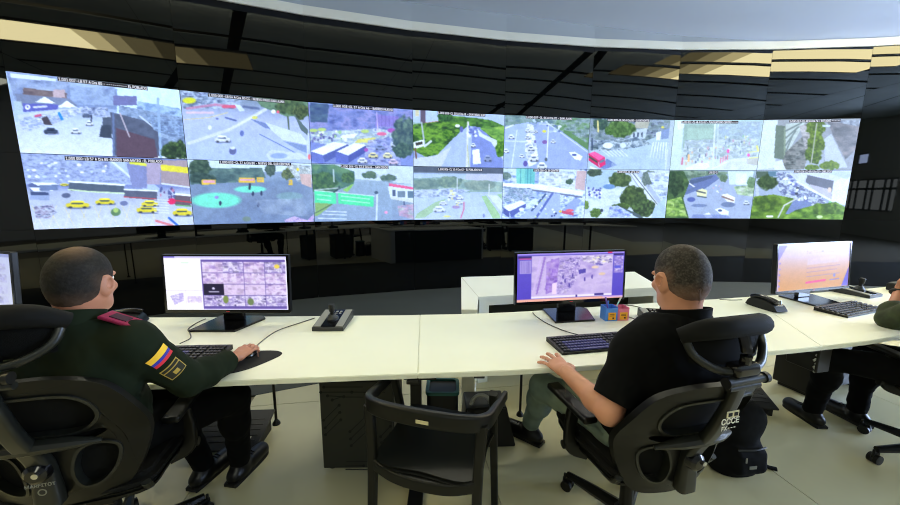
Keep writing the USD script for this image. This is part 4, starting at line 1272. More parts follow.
for i in range(8):
    a, b = WALL[i], WALL[i + 1]
    ang = math.degrees(math.atan2(*(b - a)[::-1]))
    for k in range(2):
        fn, text, u0c, u1c, v0c, what = FEEDS[i][k]
        t = thing("video_wall_display", f"{ORD[i]} display from the left, {['upper', 'lower'][k]} row, showing {what}", "video display",
                  (a[0], a[1], FEED_Z + CELL_H * (1 - k)), ang, "displays of the curved video wall")
        g = 0.0012
        part(t, "body", box(g, CELL_W - g, 0.0, 0.09, g, CELL_H - g), "black_edge", smooth=False)
        s = lit_screen(t, fn(), CELL_W - 0.006, CELL_H - 0.006, -0.0012, 0.003, 0.003, gain=1.3, tint=(0.88, 1.0, 1.06))
        caption(t, text, u0c, u1c, v0c, CELL_W, CELL_H)
# ================================================================ the long curved desk and what stands on and under it
DZ = 0.74
NEAR = np.array([[-4.6, 1.66], [-3.6, 1.46], [-2.6, 1.36], [-1.81, 1.354], [-1.438, 1.387], [-0.858, 1.445], [-0.437, 1.482], [-0.14, 1.508], [0.228, 1.54], [0.441, 1.567], [0.913, 1.637], [1.622, 1.765], [2.187, 1.885], [2.583, 1.990], [3.4, 2.26], [4.4, 2.72]])
FAR = np.array([[-4.7, 2.5], [-3.7, 2.34], [-2.9, 2.28], [-1.9, 2.285], [-0.995, 2.319], [-0.2, 2.355], [0.486, 2.43], [1.43, 2.63], [2.116, 2.765], [2.504, 2.85], [3.205, 2.99], [4.102, 3.23], [5.2, 3.65]])
NEAR = NEAR + np.c_[np.zeros(len(NEAR)), np.interp(NEAR[:, 0], [-0.2, 2.0], [0.036, 0.018])]
desk_all = Polygon(np.vstack([catmull(NEAR, 5), catmull(FAR, 5)[::-1]]))


def half(a, b):
    """A big half plane to the left of the line a > b."""
    a, b = np.array(a, float), np.array(b, float)
    d = (b - a) / np.linalg.norm(b - a)
    n = np.array([-d[1], d[0]])
    return Polygon([a - d * 20, a + d * 20, a + d * 20 + n * 20, a - d * 20 + n * 20])


S1, S2 = ((-0.141, 1.5), (-0.2, 2.36)), ((2.0, 1.83), (2.40, 2.84))
cuts = [desk_all.intersection(half(*S1)), desk_all.difference(half(*S1)).intersection(half(*S2)), desk_all.difference(half(*S2))]
dlab = ["left section of the curved white desk, carrying the wide monitor with the camera mosaic", "middle section of the curved white desk, carrying the purple-tinted monitor", "right section of the curved white desk, carrying the orange monitor"]
for k, g in enumerate(cuts):
    t = thing("curved_desk", dlab[k], "desk", group="sections of the long curved desk")
    g = g.buffer(-0.0005)
    part(t, "desk_top", bevel_prism(g, DZ - 0.026, DZ, 0.003), "desk_top", smooth=False)

    def post(x, y, w=0.05, tbar=0.0, rzz=0.0, foot=0.0):
        m = [rbox(w, w, DZ - 0.05, (0, 0, (DZ - 0.05) / 2 + 0.012), 0.004), rbox(w + 0.03, w + 0.03, 0.012, (0, 0, DZ - 0.033), 0.003)]
        if tbar:
            m.append(rbox(tbar, 0.03, 0.012, (0, -0.01, DZ - 0.034), 0.003))
        m.append(rbox(0.08, 0.08, 0.012, (0, 0, 0.006), 0.003) if not foot else rbox(0.07, foot, 0.025, (0, foot * 0.3, 0.0135), 0.006))
        mm = rot(cat(m), "z", rzz)
        return mv(mm, x, y, 0)

    def thin_leg(x, y):
        return cat([rod((x, y, 0.02), (x, y, DZ - 0.026), 0.009), lathe([(0, 0), (0.026, 0), (0.024, 0.012), (0.012, 0.03), (0, 0.03)], 16, (x, y, 0))])

    if k == 0:
        for x, y in ((-1.172, 2.25), (-3.3, 2.2), (-3.2, 1.48), (-0.5, 2.28)):
            part(t, "leg", thin_leg(x, y), "black_metal")
    elif k == 1:
        part(t, "leg", cat([post(-0.19, 1.92, 0.06), rbox(0.075, 0.56, 0.03, (-0.17, 1.68, 0.017), 0.006), rbox(0.06, 0.42, 0.02, (-0.165, 1.74, DZ - 0.037), 0.004), rbox(0.15, 0.03, 0.014, (-0.135, 1.575, DZ - 0.034), 0.003)]), "black_metal", "black leg with a long foot under the desk seam")
        part(t, "leg", post(2.3, 2.72, 0.05, 0.0, 12), "black_metal")
        part(t, "leg", thin_leg(0.5, 2.36), "black_metal")
        part(t, "leg", thin_leg(2.2, 2.72), "black_metal")
        part(t, "bracket", mv(rbox(0.05, 0.03, 0.02, (0, 0, 0), 0.004), 0.14, 1.60, DZ - 0.036), "dark_grey_plastic", "small dark catch under the front edge")
    else:
        part(t, "power_box", cat([mv(rot(rbox(0.09, 0.16, 0.15, (0, 0, 0), 0.006), "z", 12), 2.085, 1.995, 0.636), mv(rot(rbox(0.13, 0.03, 0.012, (0, 0, 0), 0.003), "z", 12), 2.03, 1.90, 0.707)]), "black_metal", "black power box hanging under the desk")
        part(t, "leg", post(4.3, 3.0, 0.05, 0.0, 25), "black_metal")
        ch = [mv(rot(rbox(0.022, 0.006, 0.013, (0, 0, 0), 0.002), "y", a), 2.058 + dx, 1.922, z) for z, dx, a in ((0.66, 0.004, 20), (0.635, -0.006, -35), (0.612, 0.007, 10), (0.588, -0.002, 60), (0.565, 0.006, -20))]
        part(t, "cable_clip", cat(ch), "grey_plate", "bright cable clips on the black leg", kind="stuff")

# ---- white console behind the desk: an open U of thick white board
t = thing("white_console", "white open-fronted console standing on the dark carpet behind the curved desk", "console")
cx = lambda *p: np.array(p, float)
uu = Polygon([(0.109, 3.478), (1.95, 3.76), (1.86, 3.12), (0.225, 2.79), (0.195, 2.47), (0.082, 2.47)])
part(t, "top", bevel_prism(uu, 0.715, DZ, 0.003), "white_lacquer", smooth=False)
part(t, "mitre_joint", prism(LineString([(0.112, 3.474), (0.225, 2.79)]).buffer(0.003), DZ - 0.002, DZ + 0.0006), "desk_edge", "mitre joint between the top and its arm", smooth=False)
part(t, "front_rail", prism(Polygon([(0.235, 2.80), (1.85, 3.128), (1.846, 3.15), (0.231, 2.825)]), 0.662, 0.715), "white_lacquer", "front rail in shade under the top", smooth=False)
part(t, "front_stile", prism(Polygon([(0.235, 2.80), (0.315, 2.817), (0.311, 2.84), (0.231, 2.825)]), 0.0, 0.662), "white_lacquer", smooth=False)
part(t, "side_panel", prism(Polygon([(0.09, 2.48), (0.185, 2.48), (0.225, 2.82), (0.225, 3.48), (0.118, 3.47)]), 0.0, 0.715), "white_lacquer", smooth=False)
part(t, "side_panel", prism(Polygon([(1.93, 3.74), (1.85, 3.14), (1.81, 3.13), (1.89, 3.73)]), 0.0, 0.715), "white_lacquer", smooth=False)
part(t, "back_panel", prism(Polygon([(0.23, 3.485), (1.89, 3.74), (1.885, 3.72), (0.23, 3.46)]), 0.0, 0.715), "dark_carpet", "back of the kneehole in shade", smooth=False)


# ---- monitors
def monitor(label, loc, rz, w, h, zc, pic, tilt=4.0, gain=1.0, foot=True, tint=(1, 1, 1)):
    """A wide monitor: front faces -y before turning; zc = height of the screen's centre above the desk."""
    t = thing("monitor", label, "monitor", loc, rz, "monitors on the curved desk")
    fr = 0.012
    body = rbox(w, 0.03, h, (0, 0.016, 0), 0.006)
    bul = rbox(w * 0.5, 0.04, h * 0.55, (0, 0.045, -0.01), 0.015)
    bez = prism(rrect(w, h, 0.006).difference(rrect(w - 2 * fr, h - 2.6 * fr, 0.002, 0, fr * 0.35)), 0, 0.006)
    bez = mv(rot(bez, "x", 90), 0, 0.002, 0)
    T = lambda m: mv(rot(m, "x", -tilt), 0, 0, zc)
    part(t, "housing", T(cat([body, bul])), "black_plastic")
    part(t, "bezel", T(bez), "gloss_black", smooth=False)
    sw, sh = w - 2 * fr, h - 2.6 * fr
    m = pic.mesh(sw, sh)
    m.apply_translation((-sw / 2, 0.0, -sh / 2 + fr * 0.35))
    p = part(t, "screen", T(m), "screen_picture", smooth=False)
    paint(p, pic.colours(gain, tint))
    part(t, "badge", T(rbox(0.02, 0.002, 0.005, (0, -0.0045, -h / 2 + 0.009), 0.001)), "red_mark" if foot else "dark_grey_plastic", "tiny maker's mark under the screen")
    neck = cat([rbox(0.13, 0.03, zc - 0.02, (0, 0.05, (zc - 0.02) / 2 + 0.012), 0.008)])
    part(t, "neck", rot(neck, "x", 0), "gloss_black")
    ft = Polygon([(-0.16, -0.13), (0.10, -0.13), (0.17, 0.08), (0.14, 0.12), (-0.13, 0.12)]).buffer(0.008)
    part(t, "foot", bevel_prism(ft, 0.0, 0.012, 0.003), "gloss_black", smooth=False)
    return t


def flat_pic(p):
    p.grain, p.lift, p.haze = 0.06, 1.0, 0.0
    return p


def screen_mosaic():
    p = Pic((0, 0), (100, 0), (100, 46), (0, 46), 210, 96, 91)
    p.grad((0, (236, 234, 255)), (1, (230, 226, 255)))
    p.R(0, 0, 100, 1.6, (206, 200, 250))
    p.R(0, 0, 9, 1.2, (120, 110, 200))
    p.R(0, 1.6, 30, 46, (250, 249, 255))
    p.L([(14, 5.6), (20, 5.6)], 1.0, (190, 230, 200), 0.8)
    p.L([(0, 29), (30, 29)], 0.5, (206, 200, 240))
    p.L([(16, 29), (16, 44)], 0.5, (214, 206, 244))
    p.N([(3, 34), (14, 31), (14, 38), (6, 42)], [(250, 248, 255), (176, 164, 226), (226, 220, 250)], 1.6, 1)
    p.N([(17, 34), (29, 34), (29, 40), (17, 40)], [(250, 248, 255), (206, 190, 236), (240, 236, 255)], 1.4, 2)
    p.R(30, 2.5, 99, 45.5, (104, 88, 170))
    x0, y0, cw, ch = 30.5, 4.2, 17.1, 9.7
    for r in range(4):
        for c in range(4):
            x, y = x0 + c * cw, y0 + r * ch
            base = [(176, 156, 206), (230, 220, 250), (206, 184, 226), (150, 128, 196)]
            if r == 3 or (r == 0 and c in (1, 3)):
                base = [(76, 66, 126), (236, 230, 255), (150, 136, 200), (226, 214, 246)]
            if r == 2 and c in (1, 2):
                base = [(206, 184, 226), (222, 206, 240), (190, 168, 214)]
            q = [(x + 0.2, y + 0.2), (x + cw - 0.2, y + 0.2), (x + cw - 0.2, y + ch - 0.2), (x + 0.2, y + ch - 0.2)]
            p.N(q, base, 2.2 if r else 3, r * 4 + c)
    p.R(30.7, 23.6, 47.4, 33.1, (34, 30, 58))
    p.E(39, 27.5, 1.2, 1.0, (206, 200, 240))
    p.L([(35.5, 30.3), (43, 30.3)], 1.2, (206, 200, 240), 0.8)
    p.E(92, 8.5, 2.2, 1.8, (230, 206, 90))
    p.E(48.6, 37, 2.2, 3.4, (120, 140, 80))
    p.E(69, 39, 2.6, 3.0, (110, 130, 90))
    p.R(30.5, 43.2, 99, 43.8, (90, 80, 150))
    return p


def screen_purple():
    p = Pic((0, 0), (100, 0), (100, 44), (0, 44), 190, 90, 92)
    p.grad((0, (104, 92, 206)), (1, (84, 70, 196)))
    p.R(0, 0, 100, 1.3, (166, 146, 236))
    p.R(1, 2.0, 13, 4.2, (60, 46, 120))
    p.R(2, 4.4, 12.5, 5.2, (206, 90, 160))
    p.R(2.5, 6, 12.5, 18, (170, 158, 226))
    for k in range(6):
        p.R(3.5 + k * 1.5, 6.5, 4.1 + k * 1.5, 17.5, (134, 116, 206))
    p.R(13, 2, 89, 40, (190, 172, 226))
    p.N([(13, 2), (89, 2), (89, 40), (13, 40)], [(166, 146, 216), (206, 190, 236), (188, 170, 226)], 9, 1)
    for k in range(6):
        x = 13 + k * 4.0
        p.P([(x, 40 - k * 2.0), (x + 2.0, 39 - k * 2.2), (x + 9.5 - k * 0.6, 2 + k), (x + 7.5 - k * 0.6, 2 + k)], (148, 116, 206) if k % 2 else (206, 186, 240), 0.85)
    p.N([(26, 8), (38, 4), (36, 34), (26, 38)], [(120, 80, 196), (160, 130, 216), (196, 170, 230)], 3, 2, 0.8)
    p.N([(38, 6), (60, 3), (54, 26), (46, 38), (36, 38)], [(96, 80, 176), (216, 200, 244), (150, 130, 206), (230, 220, 250), (110, 90, 186)], 2.3, 3, 0.85)
    p.N([(58, 3), (88, 3), (88, 10), (74, 12), (60, 8)], [(160, 140, 210), (236, 228, 250), (190, 180, 210), (120, 104, 190)], 2.4, 4)
    p.specks([(62, 4), (88, 4), (86, 14), (70, 12)], 12, 1.5, [(236, 230, 200), (120, 110, 190), (230, 224, 255)], 0.6)
    p.P([(56, 16), (63, 15), (63, 19), (57, 20)], (88, 76, 176))
    p.E(72, 14, 3.4, 1.3, (230, 206, 190))
    p.E(79, 20.5, 3.2, 1.3, (226, 200, 180))
    for x, y in ((62.5, 25), (69.5, 23), (44, 26), (48, 30), (42, 22), (51, 21)):
        p.E(x, y, 0.8, 2.0, (92, 76, 172))
    p.P([(32, 28), (36, 27), (36, 38), (32, 38)], (236, 214, 250))
    p.R(89.5, 1.6, 99, 3.4, (52, 40, 100))
    p.N([(90, 4), (99, 4), (99, 20), (90, 20)], [(226, 214, 250), (130, 110, 206), (190, 176, 236)], 2.0, 5)
    p.R(91, 13, 97, 15.4, (96, 96, 220))
    p.R(13, 39.2, 89, 41.2, (236, 230, 255))
    p.R(54, 39.2, 56, 41.2, (64, 50, 140))
    p.R(72, 38.6, 81, 41, (64, 50, 140))
    p.R(0, 41.8, 100, 44, (238, 176, 160))
    p.R(80, 41.8, 100, 43.4, (206, 170, 226))
    p.R(84, 0, 88, 1.2, (226, 60, 120))
    return p


def screen_orange():
    p = Pic((0, 0), (100, 0), (100, 56), (0, 56), 170, 96, 93)
    p.grad((0, (206, 196, 226)), (0.25, (214, 190, 206)), (0.6, (222, 176, 150)), (1, (224, 164, 104)))
    p.P([(0, 0), (12, 0), (2, 18), (0, 24)], (150, 136, 226))
    p.P([(0, 18), (2, 18), (3, 56), (0, 56)], (206, 176, 206))
    p.P([(100, 30), (100, 56), (90, 56)], (110, 100, 226))
    p.P([(97, 0), (100, 0), (100, 30)], (176, 170, 236))
    for k in range(5):
        p.E(3.2, 22 + k * 7, 1.3, 1.2, (170, 150, 226))
    p.N([(38, 8), (88, 6), (88, 11), (38, 12)], [(196, 170, 216), (214, 186, 206), (206, 180, 220)], 2.0, 1)
    for y, x1 in ((30, 86), (35, 82), (40.5, 86)):
        p.L([(40, y), (x1, y - 2)], 1.1, (190, 150, 180), 0.8)
    p.N([(40, 18), (84, 16), (84, 24), (40, 26)], [(216, 190, 206), (222, 196, 200)], 3, 2)
    p.L([(40, 48), (66, 46.4)], 2.8, (240, 96, 160))
    p.E(79, 41, 1.8, 2.2, (150, 150, 216))
    p.L([(73, 46.6), (86, 45.8)], 1.2, (150, 136, 216))
    return p


def screen_pale():
    p = Pic((0, 0), (100, 0), (100, 46), (0, 46), 120, 60, 94)
    p.grad((0, (206, 216, 255)), (1, (216, 222, 250)))
    p.R(0, 0, 100, 3, (160, 170, 226))
    for k in range(4):
        p.N([(56, 8 + k * 9), (94, 8 + k * 9), (94, 15 + k * 9), (56, 15 + k * 9)], [(176, 176, 240), (214, 220, 255), (190, 196, 246)], 2.5, k)
    p.N([(4, 8), (50, 8), (50, 40), (4, 40)], [(190, 196, 240), (220, 226, 255)], 5, 6)
    return p


monitor("wide black monitor with a white page and a mosaic of sixteen camera views", (-1.365, 2.165, DZ), 0.5, 0.765, 0.362, 0.256, flat_pic(screen_mosaic()), 3, 1.15)
monitor("wide black monitor with a purple-tinted street view", (0.808, 2.36, DZ), 10.0, 0.785, 0.348, 0.263, flat_pic(screen_purple()), 3, 1.1)
monitor("wide black monitor with an orange and lilac page", (2.80, 2.745, DZ), 15.0, 0.80, 0.375, 0.262, flat_pic(screen_orange()), 5, 1.0)
monitor("wide black monitor with a pale blue page, cut by the left border of the picture", (-2.86, 2.13, DZ), -14.0, 0.70, 0.36, 0.285, flat_pic(screen_pale()), 4, 0.9)


# ---- keyboards
def keyboard(label, loc, rz, w=0.46, d=0.17, keymat="key_cap"):
    t = thing("keyboard", label, "keyboard", loc, rz, "computer keyboards on the curved desk")
    side = Polygon([(-d / 2, 0.0), (d / 2, 0.0), (d / 2, 0.024), (-d / 2, 0.012)])
    b = prism(side, -w / 2, w / 2)
    b.apply_transform(np.array([[0, 0, 1, 0], [1, 0, 0, 0], [0, 1, 0, 0], [0, 0, 0, 1.0]]))
    part(t, "base", b, "black_plastic", smooth=False)
    ks, kb = [], []
    for r in range(6):
        y = -d / 2 + 0.018 + r * (d - 0.04) / 5.2
        z = 0.012 + (y + d / 2) / d * 0.012 + 0.004
        x = -w / 2 + 0.014
        while x < w / 2 - 0.02:
            gap = (0.012 if abs(x - w * 0.17) < 0.011 or abs(x - w * 0.30) < 0.011 else 0)
            wid = 0.11 if (r == 0 and -0.10 < x < -0.06) else 0.0185
            (kb if (x > -w * 0.4 and x < w * 0.12 and r < 4) else ks).append(rbox(wid - 0.003, 0.016, 0.008, (x + wid / 2 + gap, y, z), 0.002))
            x += wid + gap
    part(t, "keys", cat(ks), "key_cap", kind="stuff", smooth=False)
    part(t, "letter_keys", cat(kb), keymat, kind="stuff", smooth=False)
    return t


keyboard("black keyboard on the desk beside the officer's right arm", (-1.36, 1.70, DZ), 3, 0.46, 0.18, "key_cap_blue")
keyboard("black keyboard in front of the purple-tinted monitor", (0.785, 1.875, DZ), 11, 0.47, 0.185, "key_cap_blue")
keyboard("dark grey keyboard in front of the orange monitor", (2.835, 2.485, DZ), 20, 0.47, 0.18, "key_cap")

# ---- mouse and mat
t = thing("mouse_mat", "black rounded mouse mat under the officer's right hand", "mouse mat", (-0.985, 1.655, DZ))
mo = np.array([[0.10, 0.115], [0.03, 0.12], [-0.06, 0.10], [-0.12, 0.02], [-0.10, -0.085], [-0.03, -0.125], [0.05, -0.08], [0.12, 0.03], [0.135, 0.085]])
part(t, "pad", bevel_prism(Polygon(catmull(mo, 6, True)), 0, 0.004, 0.001), "mouse_mat", smooth=False)
t = thing("computer_mouse", "small black mouse held on the mouse mat by the officer", "computer mouse", (-1.005, 1.735, DZ + 0.004), 12)
ms = trimesh.creation.icosphere(subdivisions=3)
ms.vertices *= (0.031, 0.055, 0.034)
ms.vertices[:, 2] = np.maximum(ms.vertices[:, 2], 0)
part(t, "shell", ms, "gloss_black")
part(t, "wheel", rod((-0.004, 0.028, 0.028), (0.004, 0.028, 0.028), 0.007), "dark_grey_plastic")

# ---- joystick controllers
def joystick(name_label, loc, rz, first=[None]):
    if first[0]:
        return copy_of(first[0], "joystick_controller", name_label, "joystick controller", loc, rz, "camera joystick controllers")
    t = thing("joystick_controller", name_label, "joystick controller", loc, rz, "camera joystick controllers")
    first[0] = t
    side = Polygon([(-0.125, 0), (0.125, 0), (0.125, 0.05), (-0.125, 0.022)])
    b = prism(side, -0.092, 0.092)
    b.apply_transform(np.array([[0, 0, 1, 0], [1, 0, 0, 0], [0, 1, 0, 0], [0, 0, 0, 1.0]]))
    part(t, "base", b, "dark_grey_plastic", smooth=False)
    sl = math.degrees(math.atan2(0.028, 0.25))
    P_ = lambda m: mv(rot(m, "x", sl), 0, 0, 0.037)
    for s in (-1, 1):
        part(t, "side_plate", P_(rbox(0.042, 0.235, 0.004, (s * 0.066, 0, 0.002), 0.001)), "grey_plate", "pale grey plate along the side")
    part(t, "key_panel", P_(rbox(0.085, 0.235, 0.003, (0, 0, 0.0015), 0.001)), "gloss_black")
    part(t, "boot", P_(lathe([(0, 0), (0.036, 0), (0.036, 0.012), (0.028, 0.016), (0.018, 0.034), (0, 0.036)], 20, (0, -0.02, 0.003))), "dark_grey_plastic")
    part(t, "stick", P_(lathe([(0, 0.03), (0.014, 0.03), (0.012, 0.05), (0.017, 0.058), (0.019, 0.098), (0.015, 0.104), (0, 0.105)], 18, (0, -0.02, 0))), "black_plastic")
    for q in range(6):
        part(t, "button", P_(rbox(0.014, 0.01, 0.004, (-0.024 + 0.024 * (q % 3), 0.06 + 0.028 * (q // 3), 0.004), 0.001)), "grey_plate")
    return t


joystick("joystick controller on the desk between the mosaic monitor and the desk seam", (-0.725, 2.178, DZ), 1)
joystick("joystick controller beside the pen box, half behind the man in the black polo shirt", (1.345, 2.235, DZ), -8)
joystick("joystick controller behind the orange monitor", (3.36, 2.93, DZ), 20)

# ---- pen box
t = thing("pen_box", "small desk box with a blue and a pink compartment and orange labels", "pen holder", (1.075, 2.285, DZ), 6)
def tub(x0, x1, h):
    return cat([box(x0, x1, -0.035, 0.035, 0, 0.004), box(x0, x0 + 0.003, -0.035, 0.035, 0.004, h), box(x1 - 0.003, x1, -0.035, 0.035, 0.004, h), box(x0 + 0.003, x1 - 0.003, -0.035, -0.032, 0.004, h * 0.93), box(x0 + 0.003, x1 - 0.003, 0.032, 0.035, 0.004, h)])
part(t, "compartment", tub(-0.078, 0.002, 0.092), "box_blue", "blue compartment", smooth=False)
part(t, "compartment", tub(0.006, 0.08, 0.086), "box_pink", "pink compartment", smooth=False)
for x in (-0.035, 0.044):
    lb = part(t, "label", rbox(0.052, 0.001, 0.05, (x, -0.0362, 0.032), 0.0004), "label_orange", "orange label", smooth=False)
    part(lb, "print", cat([box(x - 0.018, x + 0.014, -0.0375, -0.0368, z, z + 0.004) for z in (0.042, 0.033)] + [box(x + 0.002, x + 0.014, -0.0375, -0.0368, 0.014, 0.025)]), "label_ink", kind="stuff", smooth=False)
for nm, a, b, mt, lab in (("pen", (1.045, 2.28, DZ + 0.006), (1.015, 2.295, DZ + 0.145), "pen_purple", "purple pen leaning left in the pen box"), ("pen", (1.055, 2.285, DZ + 0.006), (1.115, 2.295, DZ + 0.145), "pen_mint", "mint and white pen leaning right in the pen box"), ("pen", (1.03, 2.285, DZ + 0.006), (1.035, 2.297, DZ + 0.12), "box_blue", "short blue pen upright in the pen box")):
    tt = thing(nm, lab, "pen", (0, 0, 0), 0, "pens in the pen box")
    a, b = np.array(a), np.array(b)
    part(tt, "barrel", rod(a, a + (b - a) * 0.8, 0.0045, 10), mt)
    part(tt, "cap", rod(a + (b - a) * 0.8, b, 0.0052, 10), "white_print" if mt == "pen_mint" else mt)


# ---- low desk devices beside the monitors
def device(label, loc, rz, first=[None]):
    if first[0]:
        return copy_of(first[0], "desk_telephone", label, "telephone", loc, rz, "black desk telephones")
    t = thing("desk_telephone", label, "telephone", loc, rz, "black desk telephones")
    first[0] = t
    k_ = 0.76
    side = catmull(np.array([[-0.13, 0.0], [0.12, 0.0], [0.135, 0.03], [0.10, 0.075], [0.0, 0.085], [-0.09, 0.07], [-0.135, 0.035]]) * k_, 5, True)
    b = prism(Polygon(side), -0.06 * k_, 0.06 * k_)
    b.apply_transform(np.array([[0, 0, 1, 0], [1, 0, 0, 0], [0, 1, 0, 0], [0, 0, 0, 1.0]]))
    b.vertices[:, 2] -= b.vertices[:, 2].min()
    part(t, "body", b, "black_plastic", smooth=50)
    hs = tube(np.array([(-0.028, -0.12, 0.085), (-0.028, -0.06, 0.105), (-0.028, 0.05, 0.108), (-0.028, 0.11, 0.085)]) * k_, np.array([0.026, 0.02, 0.02, 0.026]) * k_, 12)
    part(t, "handset", hs, "gloss_black")
    cr = cat([rod((-0.05, -0.115, 0.05), (0.052, -0.115, 0.06), 0.008), rod((0.03, -0.12, 0.04), (0.03, -0.10, 0.10), 0.006)])
    cr.apply_scale(k_)
    part(t, "cradle", cr, "chrome", "bright metal fork at the end")
    for q in range(9):
        part(t, "button", rbox(0.01, 0.01, 0.004, ((0.012 + 0.018 * (q % 3)) * k_, (-0.05 + 0.03 * (q // 3)) * k_, 0.083 * k_), 0.001), "dark_grey_plastic")
    return t


device("low black desk telephone beside the orange monitor", (2.275, 2.53, DZ), 10)
device("low black desk telephone beyond the officer's right shoulder", (-2.0, 2.14, DZ), -68)
t = thing("black_box", "low black box at the back of the desk by the right border of the picture", "box", (3.95, 3.02, DZ), 18)
part(t, "case", rbox(0.3, 0.2, 0.06, (0, 0, 0.03), 0.008), "black_plastic")
part(t, "lid", rbox(0.29, 0.19, 0.006, (0, 0, 0.063), 0.003), "dark_grey_plastic")


# ---- cables
def cable(label, pts, r=0.0028):
    t = thing("cable", label, "cable", (0, 0, 0), 0, "thin cables on the desk")
    part(t, "lead", tube(np.array(pts), r, 7, smooth=8), "cable")


zc = DZ + 0.003
cable("thin cable curling from the mosaic monitor to the officer's keyboard", [(-1.575, 2.25, zc), (-1.58, 2.17, zc), (-1.56, 2.07, zc), (-1.50, 2.0, zc), (-1.45, 1.93, zc), (-1.44, 1.84, zc + 0.008)])
cable("thin cable from the officer's mouse towards the joystick controller", [(-1.01, 1.80, zc + 0.012), (-1.03, 1.86, zc), (-1.03, 1.98, zc), (-1.01, 2.07, zc), (-0.94, 2.18, zc), (-0.88, 2.27, zc)])
cable("thin cable from behind the purple-tinted monitor to its keyboard", [(0.57, 2.40, zc), (0.575, 2.33, zc), (0.61, 2.20, zc), (0.68, 2.07, zc), (0.745, 1.965, zc + 0.012)])
cable("thin cable beside the pen box running to the man's right", [(1.13, 2.36, zc), (1.20, 2.30, zc), (1.22, 2.2, zc), (1.17, 2.09, zc)])
cable("thin cable curling to the joystick controller beside the pen box", [(1.24, 2.57, zc), (1.33, 2.57, zc), (1.40, 2.47, zc), (1.39, 2.36, zc + 0.02)])
cable("thin cable from the back of the desk to the telephone by the orange monitor", [(2.1, 2.74, zc), (2.17, 2.72, zc), (2.21, 2.66, zc + 0.02)])

# ---- under the desk
t = thing("pedestal_cabinet", "plain black pedestal cabinet under the right section of the desk behind the seated person's legs", "cabinet", (3.03, 2.80, 0), 17)
part(t, "body", rbox(0.66, 0.24, 0.60, (0, 0, 0.34), 0.006), "black_plastic")
for zz in (0.19, 0.39, 0.56):
    d_ = part(t, "drawer", rbox(0.62, 0.012, 0.17 if zz < 0.5 else 0.12, (0, -0.127, zz), 0.003), "black_plastic")
    part(d_, "handle", rbox(0.12, 0.012, 0.012, (0, -0.138, zz + 0.03), 0.004), "dark_grey_plastic")
for q in (-1, 1):
    part(t, "foot", rbox(0.05, 0.2, 0.04, (q * 0.27, 0, 0.02), 0.006), "black_metal")
t = thing("circuit_cabinet", "black cabinet with circuit-track grooves under the desk beside the armchair", "cabinet", (-0.705, 1.825, 0), 1.5)
CW, CH, CD = 0.40, 0.555, 0.42
part(t, "body", rbox(CW, CD, CH - 0.02, (CW / 2, CD / 2, CH / 2 + 0.01), 0.006), "cabinet_black")
part(t, "front_panel", rbox(CW - 0.012, 0.012, CH - 0.04, (CW / 2, -0.006, CH / 2 + 0.01), 0.003), "cabinet_black")
cxy = lambda x, y: ((x - 80) / 270 * CW, CH * (1 - (y - 45) / 337))
dots = [(88, 85), (100, 67), (112, 98), (128, 113), (170, 102), (200, 86), (233, 356), (152, 132), (93, 185), (153, 158), (97, 213), (155, 185), (97, 238), (245, 175), (187, 228), (247, 200), (188, 255), (248, 228), (190, 280), (337, 210), (300, 248), (338, 236), (302, 270), (337, 262), (300, 296)]
tracks = [[(88, 85), (200, 86), (320, 88)], [(112, 98), (170, 102)], [(128, 113), (160, 103), (240, 104)], [(100, 67), (240, 68)], [(152, 132), (93, 185)], [(153, 158), (97, 213)], [(155, 185), (97, 238)], [(245, 175), (187, 228)], [(247, 200), (188, 255)], [(248, 228), (190, 280)], [(337, 210), (300, 248)], [(338, 236), (302, 270)], [(337, 262), (300, 296)], [(170, 340), (320, 341)], [(165, 356), (233, 356)], [(165, 370), (320, 371)]]
for d in dots:
    x, z = cxy(*d)
    part(t, "dot", rod((x, -0.0135, z), (x, -0.0118, z), 0.0085, 12), "pit", smooth=False)
for tr in tracks:
    q = np.array([(*cxy(*a),) for a in tr])
    g = LineString(q).buffer(0.0022)
    m = rot(prism(g, 0.0118, 0.0128), "x", 90)
    part(t, "track", m, "pit", smooth=False)
for x, y in ((0.04, 0.04), (CW - 0.04, 0.04), (0.04, CD - 0.04), (CW - 0.04, CD - 0.04)):
    part(t, "foot", lathe([(0, 0), (0.02, 0), (0.02, 0.022), (0, 0.022)], 12, (x, y, 0)), "black_plastic")

t = thing("waste_bin", "black waste bin with a teal rim under the desk behind the armchair", "waste bin", (-0.042, 2.1, 0))
bp = rrect(0.19, 0.17, 0.03)
part(t, "bucket", cat([mv(bevel_prism(rrect(0.19, 0.165, 0.03), 0, 0.36, 0.01), 0, 0, 0)]), "black_plastic")
part(t, "rim", prism(rrect(0.205, 0.18, 0.03).difference(rrect(0.165, 0.15, 0.025)), 0.352, 0.372), "bin_teal", "teal rim", smooth=False)
t = thing("black_case", "black case with an arched handle under the desk right of the waste bin", "case", (0.205, 2.12, 0), 3)
cs = Polygon([(-0.12, 0), (0.19, 0), (0.13, 0.25), (-0.10, 0.245)])
part(t, "body", mv(rot(bevel_prism(cs.buffer(0.01), -0.1, 0.1, 0.008), "x", 90), 0, 0, 0.01), "black_plastic")
part(t, "handle", tube([(-0.075, -0.05, 0.25), (-0.06, -0.05, 0.30), (-0.015, -0.05, 0.325), (0.035, -0.05, 0.30), (0.05, -0.05, 0.25)], 0.012, 10), "grey_plate", "pale arched handle")
for x in (-0.07, 0.07):
    part(t, "catch", rbox(0.03, 0.008, 0.025, (x, -0.113, 0.23), 0.002), "dark_grey_plastic")


